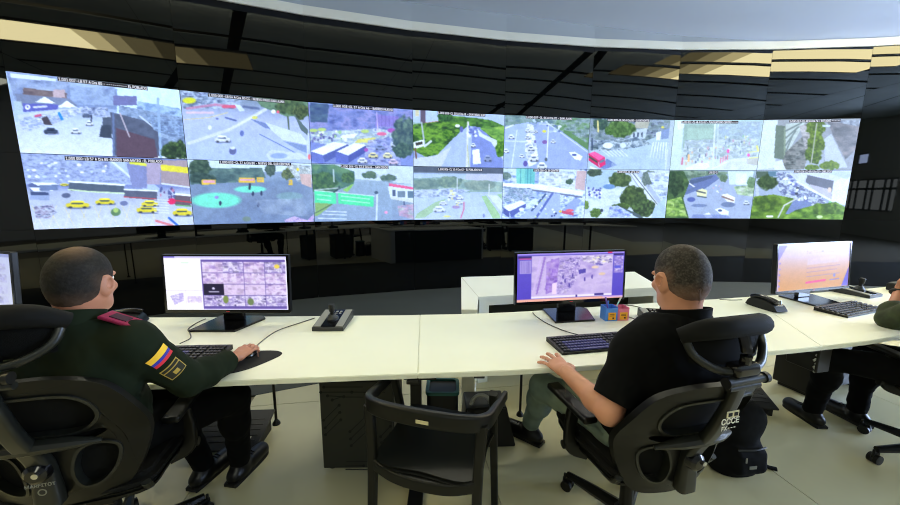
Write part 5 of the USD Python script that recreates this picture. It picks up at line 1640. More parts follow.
def footrest(label, loc, rz, mark):
    t = thing("footrest", label, "footrest", loc, rz, "black footrests under the desk")
    part(t, "plate", mv(rot(rbox(0.42, 0.30, 0.016, (0, 0, 0), 0.006), "x", 14), 0, 0, 0.095), "black_plastic")
    for s in (-1, 1):
        sp = Polygon([(-0.13, 0.0), (0.13, 0.0), (0.13, 0.115), (-0.13, 0.052)])
        m = prism(sp, -0.012, 0.012)
        m.apply_transform(np.array([[0, 0, 1, 0], [1, 0, 0, 0], [0, 1, 0, 0], [0, 0, 0, 1.0]]))
        part(t, "side_support", mv(m, s * 0.17, 0, 0), "black_plastic", smooth=False)
    part(t, "grip_strip", cat([mv(rot(rbox(0.36, 0.006, 0.003, (0, y, 0.009), 0.001), "x", 14), 0, 0, 0.095) for y in (-0.09, -0.05, -0.01, 0.03, 0.07)]), "black_plastic", kind="stuff", smooth=False)
    if mark:
        part(t, "mark", mv(rot(rbox(0.035, 0.018, 0.001, (0.13, -0.07, 0.0092), 0.0004), "x", 14), 0, 0, 0.095), "white_print", "small white mark")


footrest("black footrest with a small white mark beside the officer's shoes", (-1.35, 2.05, 0), 4, True)
footrest("black footrest under the desk beyond the backpack", (2.13, 2.52, 0), -10, False)

t = thing("backpack", "black backpack standing on the floor right of the sticker-marked mesh chair", "backpack", (1.625, 1.87, 0), 8)
# ================================================================ smooth bodies: distance fields and their surfaces
class Field:
    def __init__(self, lo, hi, h):
        self.lo, self.h = np.array(lo, np.float32), h
        self.n = np.ceil((np.array(hi) - self.lo) / h).astype(int) + 1
        self.v = np.full(self.n, 0.2, np.float32)

    def window(self, lo, hi, pad):
        a = np.clip(np.floor((np.array(lo) - pad - self.lo) / self.h).astype(int), 0, self.n)
        b = np.clip(np.ceil((np.array(hi) + pad - self.lo) / self.h).astype(int) + 1, 0, self.n)
        if (b <= a).any():
            return None, None
        s = tuple(slice(i, j) for i, j in zip(a, b))
        g = np.stack(np.meshgrid(*[self.lo[k] + self.h * np.arange(a[k], b[k], dtype=np.float32) for k in range(3)], indexing="ij"), -1)
        return s, g

    def join(self, s, d, k):
        o = self.v[s]
        if k <= 0:
            self.v[s] = np.minimum(o, d)
        else:
            e = np.clip(0.5 + 0.5 * (o - d) / k, 0, 1)
            self.v[s] = o * (1 - e) + d * e - k * e * (1 - e)

    def carve(self, s, d, k=0.0):
        o = self.v[s]
        d = -d
        if k <= 0:
            self.v[s] = np.maximum(o, d)
        else:
            e = np.clip(0.5 - 0.5 * (o - d) / k, 0, 1)
            self.v[s] = o * (1 - e) + d * e + k * e * (1 - e)

    def cap(self, a, b, ra, rb=None, k=0.03, flat=None, cut=False, ends=None):
        """Round cone from a to b; flat = (ratio, direction): squash along that direction."""
        rb = ra if rb is None else rb
        a, b = np.array(a, float), np.array(b, float)
        r = max(ra, rb)
        s, g = self.window(np.minimum(a, b) - r, np.maximum(a, b) + r, k + 3 * self.h + 0.01)
        if s is None:
            return
        ba = b - a
        p = g - a.astype(np.float32)
        L2 = float(ba @ ba) + 1e-12
        t = np.clip((p @ ba.astype(np.float32)) / L2, 0, 1)
        q = p - t[..., None] * ba.astype(np.float32)
        if flat:
            f, dr = flat
            dr = np.array(dr, float) - ba * (np.array(dr, float) @ ba) / L2
            dr /= np.linalg.norm(dr)
            c = q @ dr.astype(np.float32)
            q = q + (c * (1 / f - 1))[..., None] * dr.astype(np.float32)
        d = np.sqrt((q * q).sum(-1)) - (ra + (rb - ra) * t)
        if ends:       # flat ends: clip at the planes through a and / or b
            u = ba / math.sqrt(L2)
            al = p @ u.astype(np.float32)
            if "a" in ends:
                d = np.maximum(d, -al)
            if "b" in ends:
                d = np.maximum(d, al - math.sqrt(L2))
        (self.carve if cut else self.join)(s, d, k)

    def ell(self, c, r, R=None, k=0.02, cut=False):
        """Ellipsoid; R: 3x3 whose columns are its axes."""
        c, r = np.array(c, float), np.array(r, float)
        m = r.max()
        s, g = self.window(c - m, c + m, k + 3 * self.h + 0.01)
        if s is None:
            return
        p = g - c.astype(np.float32)
        if R is not None:
            p = p @ np.asarray(R, np.float32)
        k0 = np.sqrt(((p / r.astype(np.float32)) ** 2).sum(-1))
        k1 = np.sqrt(((p / (r * r).astype(np.float32)) ** 2).sum(-1)) + 1e-9
        d = np.where(k0 < 1e-3, -r.min(), k0 * (k0 - 1) / k1)
        (self.carve if cut else self.join)(s, d, k)

    def noise(self, amp, size, seed=0, stretch=(1, 1, 1)):
        g = np.stack(np.meshgrid(*[self.lo[k] + self.h * np.arange(self.n[k]) for k in range(3)], indexing="ij"), -1)
        near = np.abs(self.v) < 0.03
        q = g[near] / size / np.array(stretch)
        self.v[near] += amp * (meshkit.fbm(q, 3, seed) - 0.5) * 2

    def plane(self, p, n, k=0.0):
        """Keep only the side n points away from."""
        g = np.stack(np.meshgrid(*[self.lo[q] + self.h * np.arange(self.n[q], dtype=np.float32) for q in range(3)], indexing="ij"), -1)
        n = np.array(n, float) / np.linalg.norm(n)
        d = (g - np.array(p, np.float32)) @ n.astype(np.float32)
        self.v = np.maximum(self.v, d)

    def mesh(self, smooth=4, keep=True):
        v = self.v.astype(np.float32)
        v[0], v[-1], v[:, 0], v[:, -1], v[:, :, 0], v[:, :, -1] = (0.1,) * 6
        neg = v < 0
        c = [neg[i:neg.shape[0] - 1 + i, j:neg.shape[1] - 1 + j, k:neg.shape[2] - 1 + k] for i in (0, 1) for j in (0, 1) for k in (0, 1)]
        cnt = sum(x.astype(np.int8) for x in c)
        act = (cnt > 0) & (cnt < 8)
        idx = -np.ones(act.shape, int)
        cells = np.argwhere(act)
        idx[act] = np.arange(len(cells))
        acc, wt = np.zeros((len(cells), 3)), np.zeros(len(cells))
        corner = [(i, j, k) for i in (0, 1) for j in (0, 1) for k in (0, 1)]
        for p in range(8):
            for q in range(p + 1, 8):
                A, B = np.array(corner[p]), np.array(corner[q])
                if np.abs(A - B).sum() != 1:
                    continue
                ia, ib = cells + A, cells + B
                va, vb = v[tuple(ia.T)], v[tuple(ib.T)]
                m = (va < 0) != (vb < 0)
                t = va[m] / (va[m] - vb[m])
                acc[m] += ia[m] + (B - A) * t[:, None]
                wt[m] += 1
        pts = self.lo + self.h * (acc / wt[:, None])
        quads = []
        for ax in range(3):
            sl0 = [slice(1, -1)] * 3
            a_ = [slice(None)] * 3
            b_ = [slice(None)] * 3
            a_[ax], b_[ax] = slice(0, -1), slice(1, None)
            na, nb = neg[tuple(a_)], neg[tuple(b_)]
            e = np.argwhere(na != nb)
            o1, o2 = [(1, 2), (2, 0), (0, 1)][ax]
            e = e[(e[:, o1] > 0) & (e[:, o2] > 0) & (e[:, o1] < neg.shape[o1] - 1) & (e[:, o2] < neg.shape[o2] - 1)]
            u1, u2 = np.zeros(3, int), np.zeros(3, int)
            u1[o1], u2[o2] = 1, 1
            q = np.stack([idx[tuple((e - u1 - u2).T)], idx[tuple((e - u2).T)], idx[tuple(e.T)], idx[tuple((e - u1).T)]], 1)
            flip = ~na[tuple(e.T)]
            q[flip] = q[flip][:, ::-1]
            quads.append(q)
        q = np.vstack(quads)
        f = np.vstack([q[:, [0, 1, 2]], q[:, [0, 2, 3]]])
        m = trimesh.Trimesh(pts, f, process=False)
        if keep:
            lab = trimesh.graph.connected_component_labels(m.face_adjacency, node_count=len(m.faces))
            big = np.bincount(lab)
            m.update_faces(big[lab] > max(40, 0.02 * big.max()))
            m.remove_unreferenced_vertices()
        if smooth:
            trimesh.smoothing.filter_taubin(m, lamb=0.5, nu=0.53, iterations=smooth)
        return m


def unit(v):
    v = np.asarray(v, float)
    return v / (np.linalg.norm(v) + 1e-12)


def frame(fwd, up=(0, 0, 1)):
    """Columns: right, forward, up."""
    f = unit(fwd)
    r = unit(np.cross(f, up))
    return np.stack([r, f, np.cross(r, f)], 1)


def pack():
    F = Field((-0.22, -0.16, -0.02), (0.22, 0.16, 0.46), 0.006)
    F.cap((-0.07, 0, 0.09), (0.07, 0, 0.09), 0.09, 0.09, 0.0, (0.85, (0, 1, 0)))
    F.cap((-0.065, 0, 0.30), (0.065, 0, 0.30), 0.085, 0.085, 0.05, (0.85, (0, 1, 0)))
    F.cap((0, 0, 0.05), (0, 0, 0.31), 0.12, 0.11, 0.06, (0.75, (0, 1, 0)))
    F.cap((-0.06, -0.075, 0.08), (0.06, -0.075, 0.08), 0.05, 0.05, 0.02)
    F.cap((-0.06, -0.075, 0.14), (0.06, -0.075, 0.14), 0.045, 0.045, 0.03)
    F.plane((0, 0, 0.0), (0, 0, -1))
    F.noise(0.006, 0.07, 5)
    return F.mesh(3)


part(t, "bag", pack(), "backpack_cloth", smooth=True)
part(t, "pocket_zip", tube([(-0.085, -0.098, 0.19), (0, -0.117, 0.198), (0.085, -0.098, 0.19)], 0.004, 6), "dark_grey_plastic")
part(t, "label", rbox(0.045, 0.004, 0.018, (-0.01, -0.125, 0.10), 0.001), "grey_print", "small worn label")
part(t, "zip_pull", rbox(0.008, 0.006, 0.03, (-0.06, -0.128, 0.15), 0.002), "grey_plate")
part(t, "carry_loop", tube([(-0.04, 0.02, 0.375), (-0.03, 0.02, 0.41), (0.03, 0.02, 0.41), (0.04, 0.02, 0.375)], 0.008, 8), "backpack_cloth")
part(t, "strap", tube([(0.08, 0.08, 0.33), (0.15, 0.12, 0.22), (0.16, 0.08, 0.06), (0.19, -0.02, 0.012), (0.23, -0.06, 0.01)], 0.018, 8, ry=0.007), "backpack_cloth")
# ================================================================ chairs
def lathe_caster(x, y, ang):
    """Twin-wheel caster with its fork; returns wheel and fork meshes."""
    w = cat([rod((-0.024, 0, 0.028), (-0.006, 0, 0.028), 0.028, 18), rod((0.006, 0, 0.028), (0.024, 0, 0.028), 0.028, 18)])
    f = cat([rbox(0.012, 0.05, 0.03, (0, 0.0, 0.05), 0.004), rod((0, 0.015, 0.05), (0, 0.015, 0.085), 0.007, 10)])
    return mv(rot(w, "z", ang), x, y, 0), mv(rot(f, "z", ang), x, y, 0)


def back_y(x, z):
    """Depth of the curved, reclined backrest at width x and height z."""
    return -0.245 + 1.15 * x * x - 0.115 * (z - 0.55) / 0.35 + 0.03 * np.exp(-((z - 0.64) / 0.09) ** 2)


def bent(poly, t, off_=0.0, size=0.03):
    m = prism(poly, 0, t)
    v, f = trimesh.remesh.subdivide_to_size(m.vertices, m.faces, size)
    v = np.array(v)
    x, z, d = v[:, 0].copy(), v[:, 1].copy(), v[:, 2].copy()
    v = np.c_[x, back_y(x, z) - d + off_, z]
    m = trimesh.Trimesh(v, f, process=False)
    m.merge_vertices()
    if m.volume < 0:
        m.invert()
    return m


def smooth_poly(half_pts, n=6):
    h = np.array(half_pts, float)
    full = np.vstack([h, (h * [-1, 1])[::-1]])
    return Polygon(catmull(full, n, True)).buffer(0)


def mesh_chair(label, loc, rz, word, sub, dz=0.0):
    root = thing("mesh_office_chair", label, "office chair", loc, rz, "black mesh office chairs")
    t = root
    part0 = globals()["part"]
    lifted = ("backrest", "frame_lip", "lumbar", "spine", "knob", "headrest", "hinge", "height", "lettering", "round", "sticker", "window", "tag")

    def part(parent, name, mesh, mat, *ar, **kw):
        if name.startswith(lifted) and dz:
            mesh = mv(mesh, 0, 0, dz)
        return part0(parent, name, mesh, mat, *ar, **kw)

    # star base
    for k in range(5):
        a = math.radians(90 + 72 * k + 20)
        d = np.array([math.cos(a), math.sin(a)])
        lg = part(t, "base_leg", tube([(*(d * 0.03), 0.12), (*(d * 0.16), 0.105), (*(d * 0.31), 0.085)], [0.03, 0.026, 0.018], 8), "chair_plastic")
        wl, fk = lathe_caster(*(d * 0.31), 72 * k + 35)
        part(t, "caster", cat([wl, fk]), "black_plastic")
    part(t, "gas_column", lathe([(0, 0.09), (0.045, 0.09), (0.045, 0.14), (0.028, 0.15), (0.028, 0.34), (0.02, 0.35), (0.02, 0.41), (0, 0.41)], 18), "black_metal")
    part(t, "tilt_mechanism", rbox(0.2, 0.26, 0.06, (0, -0.02, 0.425), 0.015), "chair_plastic")
    st = Polygon(catmull(np.array([[-0.2, -0.2], [0.2, -0.2], [0.25, -0.05], [0.245, 0.2], [0.16, 0.26], [-0.16, 0.26], [-0.245, 0.2], [-0.25, -0.05]]), 5, True))
    part(t, "seat_shell", bevel_prism(st.buffer(-0.01), 0.45, 0.475, 0.008), "chair_plastic")
    part(t, "seat_cushion", bevel_prism(st, 0.475, 0.53, 0.022), "chair_pad")
    # backrest frame with its openings
    outer = smooth_poly([(0.06, 0.40), (0.16, 0.415), (0.225, 0.50), (0.262, 0.63), (0.258, 0.76), (0.215, 0.875), (0.13, 0.925), (0.04, 0.935)])
    up = smooth_poly([(0.03, 0.715), (0.12, 0.705), (0.175, 0.745), (0.182, 0.80), (0.145, 0.855), (0.06, 0.875)])
    slot = Polygon(catmull(np.array([[0.05, 0.665], [0.12, 0.655], [0.17, 0.675], [0.16, 0.695], [0.10, 0.69], [0.055, 0.70]]), 5, True))
    slot2 = Polygon(np.asarray(slot.exterior.coords) * [-1, 1])
    lw = Polygon(catmull(np.array([[0.075, 0.475], [0.125, 0.475], [0.172, 0.53], [0.185, 0.60], [0.14, 0.635], [0.09, 0.62], [0.065, 0.55]]), 5, True))
    lw2 = Polygon(np.asarray(lw.exterior.coords) * [-1, 1])
    fr = outer.difference(up).difference(slot).difference(slot2).difference(lw).difference(lw2)
    part(t, "backrest_frame", bent(fr, 0.026), "chair_plastic", smooth=40)
    part(t, "backrest_mesh", bent(outer.buffer(-0.03), 0.004, 0.004, 0.05), "chair_mesh", smooth=60)
    ib = [bent(LineString(np.asarray(q.exterior.coords)).buffer(0.0045), 0.032, 0.0, 0.03) for q in (up, lw, lw2)]
    part(t, "frame_lip", cat(ib), "chair_plastic_light", "raised lip around the openings of the backrest", kind="stuff", smooth=40)
    # lumbar rest
    lb = [(x, back_y(x, 0.68) - 0.045 - 0.2 * 0.02, 0.685 - 0.9 * x * x) for x in np.linspace(-0.17, 0.17, 9)]
    part(t, "lumbar_rest", tube(lb, [0.008, 0.022, 0.026, 0.022, 0.008], 10, smooth=3, ry=None), "chair_plastic_light")
    # spine and the two side straps
    sp = [(0, back_y(0, 0.50) - 0.04, 0.45), (0, back_y(0, 0.6) - 0.04, 0.60), (0, back_y(0, 0.75) - 0.045, 0.75), (0, back_y(0, 0.9) - 0.04, 0.92), (0, -0.395, 1.0)]
    part(t, "spine", sweep(catmull(np.array(sp), 8), np.asarray(rrect(0.05, 0.034, 0.012, n=3).exterior.coords)[:-1], up=(0, 1, 0), scale=np.interp(np.linspace(0, 1, 33), [0, 0.4, 1], [1.5, 1.1, 0.8])), "chair_plastic_light")
    part(t, "spine_knob", cat([lathe([(0, 0), (0.036, 0), (0.032, 0.02), (0.02, 0.03), (0, 0.031)], 20)]).apply_transform(trimesh.transformations.translation_matrix((0, back_y(0, 0.6) - 0.05, 0.585)) @ trimesh.transformations.rotation_matrix(math.pi / 2, (1, 0, 0))), "gloss_black", "round glossy pivot knob")
    part(t, "knob_screw", rod((0.012, back_y(0, 0.6) - 0.088, 0.592), (0.012, back_y(0, 0.6) - 0.074, 0.592), 0.009), "chrome", "bright screw head")
    for s in (-1, 1):
        part(t, "side_strap", tube([(s * 0.225, back_y(0.225, 0.52) - 0.02, 0.50), (s * 0.22, -0.16, 0.46), (s * 0.20, -0.08, 0.44)], 0.016, 8, ry=0.012), "chair_plastic_light")
    # armrests
    for s in (-1, 1):
        pd = part(t, "armrest", rot(rbox(0.066, 0.30, 0.03, (s * 0.262, 0.085, 0.652), 0.012, True), "z", 0), "chair_plastic")
        part(pd, "post", cat([sweep(catmull(np.array([(s * 0.262, 0.06, 0.64), (s * 0.272, 0.06, 0.55), (s * 0.268, 0.05, 0.46), (s * 0.20, 0.03, 0.43)]), 6), np.asarray(rrect(0.055, 0.03, 0.01, n=3).exterior.coords)[:-1], up=(0, 1, 0))]), "chair_plastic")
        part(pd, "lock_knob", rod((s * 0.275, 0.06, 0.47), (s * 0.305, 0.06, 0.47), 0.018, 14), "black_plastic")
    # headrest
    hp = [(-0.165, -0.325, 1.085), (-0.12, -0.365, 1.115), (-0.05, -0.385, 1.125), (0.05, -0.385, 1.125), (0.12, -0.365, 1.115), (0.165, -0.325, 1.085)]
    part(t, "headrest_pad", tube(hp, [0.024, 0.034, 0.034, 0.034, 0.024], 14, smooth=6), "chair_pad", "padded headrest bar")
    part(t, "headrest_loop", tube([(-0.155, -0.335, 1.08), (-0.14, -0.365, 1.03), (-0.08, -0.40, 0.995), (0, -0.41, 0.99), (0.08, -0.40, 0.995), (0.14, -0.365, 1.03), (0.155, -0.335, 1.08)], 0.013, 10), "chair_plastic_light")
    hm = [(x, -0.375 + 1.6 * x * x, z) for z in (1.1, 1.05, 1.0) for x in np.linspace(-0.14, 0.14, 11)]
    hv = np.array(hm)
    hf = [(r * 11 + c, r * 11 + c + 1, (r + 1) * 11 + c + 1, (r + 1) * 11 + c) for r in range(2) for c in range(10)]
    sheet = trimesh.Trimesh(np.vstack([hv, hv + [0, -0.006, 0]]), np.vstack([[(a, b, c_), (a, c_, d)] for a, b, c_, d in hf] + [[(a + 33, c_ + 33, b + 33), (a + 33, d + 33, c_ + 33)] for a, b, c_, d in hf]), process=False)
    part(t, "headrest_mesh", sheet, "chair_mesh", smooth=60)
    part(t, "headrest_stem", cat([tube([(0, -0.395, 1.11), (0, -0.415, 1.05), (0, -0.41, 0.99)], 0.016, 10), rbox(0.1, 0.05, 0.045, (0, -0.41, 0.995), 0.015, True)]), "gloss_black")
    part(t, "headrest_hinge", rod((-0.075, -0.425, 0.965), (0.075, -0.425, 0.965), 0.013), "chair_plastic_light")
    for s in (-1, 1):
        part(t, "hinge_cap", rod((s * 0.068, -0.425, 0.965), (s * 0.082, -0.425, 0.965), 0.017), "black_plastic")
    part(t, "height_bar", rod((-0.05, -0.41, 0.935), (0.075, -0.41, 0.935), 0.011), "chair_plastic_light")
    # lettering on the lower back
    if word:
        tm = meshkit.text_mesh(word, 0.011, 0.0008, True)
        tm.apply_translation((-np.ptp(tm.vertices[:, 0]) / 2, 0, 0))
        part(t, "lettering", mv(rot(tm, "x", 90), 0.0, back_y(0, 0.53) - 0.064, 0.535), "grey_print", smooth=False)
        ringm = prism(Point(0, 0).buffer(0.012).difference(Point(0, 0).buffer(0.0085)), 0, 0.001)
        part(t, "round_mark", mv(rot(ringm, "x", 90), 0.0, back_y(0, 0.51) - 0.0635, 0.512), "grey_print", smooth=False)
    if sub:
        y0 = back_y(0, 0.80) - 0.064
        st_ = part(t, "sticker", rbox(0.05, 0.002, 0.022, (0.0, y0 - 0.010, 0.835), 0.0005), "sticker_metal", "pale sticker with two dark windows", smooth=False)
        part(st_, "window", box(-0.019, -0.004, y0 - 0.0125, y0 - 0.0108, 0.829, 0.841), "pit", smooth=False)
        part(st_, "window", box(0.005, 0.02, y0 - 0.0125, y0 - 0.0108, 0.829, 0.841), "pit", smooth=False)
        for q, (wd, hh, zz) in enumerate((("CCCE", 0.02, 0.797), ("FX---", 0.014, 0.773))):
            tm = meshkit.text_mesh(wd, hh, 0.0008, True)
            tm.apply_translation((-np.ptp(tm.vertices[:, 0]) / 2, 0, 0))
            part(t, "lettering", mv(rot(tm, "x", 90), 0, y0 - 0.004 + q * 0.003, zz), "white_print", smooth=False)
        part(t, "tag", rbox(0.016, 0.003, 0.014, (0.012, y0 - 0.012, 0.875), 0.001), "green_tag", "small green tag")
    return t


C1 = (np.array([-1.38, 1.31]), 15.0)
C2 = (np.array([0.805, 1.455]), 15.0)
C3 = (np.array([2.80, 1.88]), -8.0)
mesh_chair("black mesh office chair that the uniformed officer sits on", (*C1[0], 0), C1[1], "MARFITOT", False, 0.085)
c2 = mesh_chair("black mesh office chair with stickers that the man in the black polo shirt sits on", (*C2[0], 0), C2[1], "", True, 0.02)
copy_of("/World/mesh_office_chair", "mesh_office_chair", "black mesh office chair under the person at the right border of the picture", "office chair", (*C3[0], 0), C3[1], "black mesh office chairs")

# ---- black plastic armchair in the middle
t = thing("plastic_armchair", "black plastic armchair with a curved back rail pushed under the desk seam", "armchair", (-0.048, 1.50, 0), -16.4)
rail = [(-0.262, 0.07, 0.672), (-0.27, -0.06, 0.676), (-0.252, -0.17, 0.69), (-0.165, -0.24, 0.712), (0, -0.262, 0.72), (0.165, -0.24, 0.712), (0.245, -0.17, 0.69), (0.268, -0.06, 0.68), (0.288, 0.06, 0.676)]
prof = np.asarray(rrect(0.034, 0.07, 0.013, n=4).exterior.coords)[:-1]
part(t, "back_rail", sweep(catmull(np.array(rail), 8), prof, scale=np.interp(np.linspace(0, 1, 65), [0, 0.25, 0.5, 0.75, 1], [0.6, 0.95, 1.0, 0.95, 0.6])), "armchair_plastic")
low = [(-0.222, -0.205, 0.435), (-0.12, -0.235, 0.422), (0, -0.243, 0.418), (0.12, -0.235, 0.422), (0.222, -0.205, 0.435)]
part(t, "seat_rail", sweep(catmull(np.array(low), 8), np.asarray(rrect(0.026, 0.05, 0.008, n=3).exterior.coords)[:-1]), "armchair_plastic")
sp = Polygon(catmull(np.array([[-0.21, -0.22], [0, -0.235], [0.21, -0.22], [0.225, 0.0], [0.22, 0.20], [0, 0.22], [-0.22, 0.20], [-0.225, 0.0]]), 5, True))
part(t, "seat", bevel_prism(sp, 0.43, 0.46, 0.010), "armchair_plastic")
sq = np.asarray(rrect(0.042, 0.036, 0.010, n=3).exterior.coords)[:-1]
for s in (-1, 1):
    part(t, "rear_leg", sweep(catmull(np.array([(s * 0.236, -0.195, 0.69), (s * 0.224, -0.205, 0.42), (s * 0.228, -0.235, 0.0)]), 8), sq, up=(0, 1, 0), scale=np.linspace(1.0, 0.85, 17)), "armchair_plastic")
    part(t, "front_leg", sweep(catmull(np.array([(s * 0.238, 0.045, 0.685), (s * 0.232, 0.12, 0.42), (s * 0.24, 0.165, 0.0)]), 8), sq, up=(0, 1, 0), scale=np.linspace(0.9, 0.8, 17)), "armchair_plastic")
part(t, "maker_plate", rbox(0.05, 0.003, 0.014, (0.028, -0.2815, 0.716), 0.001), "sticker_metal", "small worn metal plate on the back rail")
# ================================================================ people
def hand_mesh(wrist, d, up, side, curl=(0.3, 0.3, 0.3, 0.35), spread=0.0, thumb=0.5, s=1.0, arm=None, drop=0.0):
    """A hand: d = from wrist to knuckles, up = back of the hand, side = +1 if the thumb lies to the right of d."""
    d, up = unit(d), unit(up)
    r = unit(np.cross(d, up)) * side          # towards the thumb
    up = unit(np.cross(np.cross(d, up), d))
    w = np.array(wrist, float)
    lo, hi = w - 0.24 * s, w + 0.24 * s
    F = Field(lo, hi, 0.0032)
    K = [w + (d * 0.095 + r * 0.030 + up * 0.004) * s, w + (d * 0.099 + r * 0.009 + up * 0.007) * s, w + (d * 0.094 - r * 0.012 + up * 0.005) * s, w + (d * 0.083 - r * 0.031 + up * 0.0) * s]
    for k, q in enumerate(K):
        F.cap(w + (d * 0.02 + r * (0.018 - 0.012 * k)) * s, q, 0.0155 * s, (0.0125 - 0.0006 * k) * s, 0.016)
    F.cap(w - d * 0.05 * s if arm is None else w + unit(np.array(arm) - w) * 0.09, w + d * 0.02 * s, 0.030 * s, 0.026 * s, 0.02, (0.75, up))
    L = [(0.043, 0.026, 0.021), (0.047, 0.030, 0.022), (0.043, 0.028, 0.021), (0.034, 0.021, 0.019)]
    tips = []
    for k in range(4):
        a = spread * (1.5 - k)
        f = unit(d * math.cos(a) + r * math.sin(a))
        p, ang = K[k], -curl[k] * 0.25 + drop
        rad = (0.0098 - 0.0005 * k) * s
        if k == 3:
            rad *= 0.9
        for j, ln in enumerate(L[k]):
            ang += curl[k] * (0.55 if j == 0 else 0.8)
            q = p + (f * math.cos(ang) - up * math.sin(ang)) * ln * s
            F.cap(p, q, rad * (1 - 0.08 * j), rad * (1 - 0.08 * (j + 1)), 0.004)
            p = q
        tips.append(p)
    b0 = w + (d * 0.025 + r * 0.026 - up * 0.006) * s
    f1 = unit(d * 0.62 + r * (0.75 * thumb + 0.25) - up * 0.25)
    b1 = b0 + f1 * 0.042 * s
    b2 = b1 + unit(d * 0.85 + r * 0.35 * thumb - up * 0.2) * 0.031 * s
    b3 = b2 + unit(d * 0.95 + r * 0.1 - up * 0.15) * 0.025 * s
    F.cap(b0, b1, 0.017 * s, 0.0125 * s, 0.014)
    F.cap(b1, b2, 0.0118 * s, 0.0105 * s, 0.005)
    F.cap(b2, b3, 0.0105 * s, 0.0085 * s, 0.004)
    return F.mesh(3), K, tips


def merge(a, parts_):
    """One continuous surface out of a body and its hands."""
    try:
        M_ = [m3.Manifold(m3.Mesh(np.asarray(q.vertices, np.float32), np.asarray(q.faces, np.uint32))) for q in [a] + parts_]
        if any(x.status() != m3.Error.NoError for x in M_):
            raise ValueError
        o = M_[0]
        for x in M_[1:]:
            o = o + x
        o = o.to_mesh()
        return trimesh.Trimesh(o.vert_properties[:, :3], o.tri_verts, process=False)
    except Exception:
        return cat([a] + parts_)


def torso(F, J, g, k=0.05):
    """Trunk from hips to neck; g = how much the cloth stands off the skin."""
    P, C, N = np.array(J["pelvis"]), np.array(J["chest"]), np.array(J["neck"])
    R = np.stack([unit(np.array(J["rs"]) - np.array(J["ls"])), unit(np.cross(np.array([0, 0, 1.0]), unit(np.array(J["rs"]) - np.array(J["ls"])))), np.array([0, 0, 1.0])], 1)
    b = J.get("build", 1.0)
    mid = P * 0.5 + C * 0.5
    F.ell(P + [0, 0, 0.0], np.array((0.175, 0.135, 0.125)) * b + g, R, 0.0)
    F.ell(P * 0.68 + C * 0.32 + R[:, 1] * 0.01, np.array((0.168, 0.135, 0.15)) * b + g, R, k)
    F.ell(mid * 0.5 + C * 0.5, np.array((0.182, 0.128, 0.19)) * b + g, R, k)
    for q in ("ls", "rs"):
        S = np.array(J[q])
        F.cap(C * 0.45 + S * 0.55 + [0, 0, -0.02], S, 0.075 * b + g, 0.062 * b + g, k)
        F.cap(N + [0, 0, -0.035], S * 0.85 + N * 0.15 + [0, 0, 0.015], 0.055 + g, 0.045 + g, 0.045)
        F.ell(C * 0.5 + S * 0.5 + [0, 0, -0.09] - R[:, 1] * 0.02, (0.085 + g, 0.09 + g, 0.11 + g), R, 0.04)
    F.cap(C + [0, 0, -0.02], N, 0.08 + g, 0.062 + g, 0.05)
    return R


def arms(F, J, g, k=0.03, upto=1.0, which="lr", build=1.0):
    for q in which:
        S, E, W = (np.array(J[q + n]) for n in ("s", "e", "w"))
        if upto <= 0.5:
            E2 = S + (E - S) * upto * 2
            F.cap(S, E2, 0.058 * build + g, 0.055 * build + g, k, None, False, "b")
        else:
            F.cap(S, E, 0.056 * build + g, 0.043 * build + g, k)
            t = (upto - 0.5) * 2
            F.cap(E, E + (W - E) * t, 0.044 * build + g, (0.044 - 0.014 * t) * build + g, 0.02, None, False, "b" if g else None)
            F.ell(E + (W - E) * 0.3, (0.046 * build + g,) * 3, None, 0.02)


def legs(F, J, g, k=0.04, to=1.0):
    for q in "lr":
        H, K, A = (np.array(J[q + n]) for n in ("h", "k", "a"))
        F.cap(H, K, 0.088 + g, 0.060 + g, k)
        F.cap(K, A, 0.056 + g, 0.040 + g, 0.03)
        F.ell(K * 0.68 + A * 0.32 + unit(K - A) * 0.0 - np.array([*unit(np.array(J["face"])), 0]) * 0.012, (0.058 + g, 0.058 + g, 0.09 + g), None, 0.03)


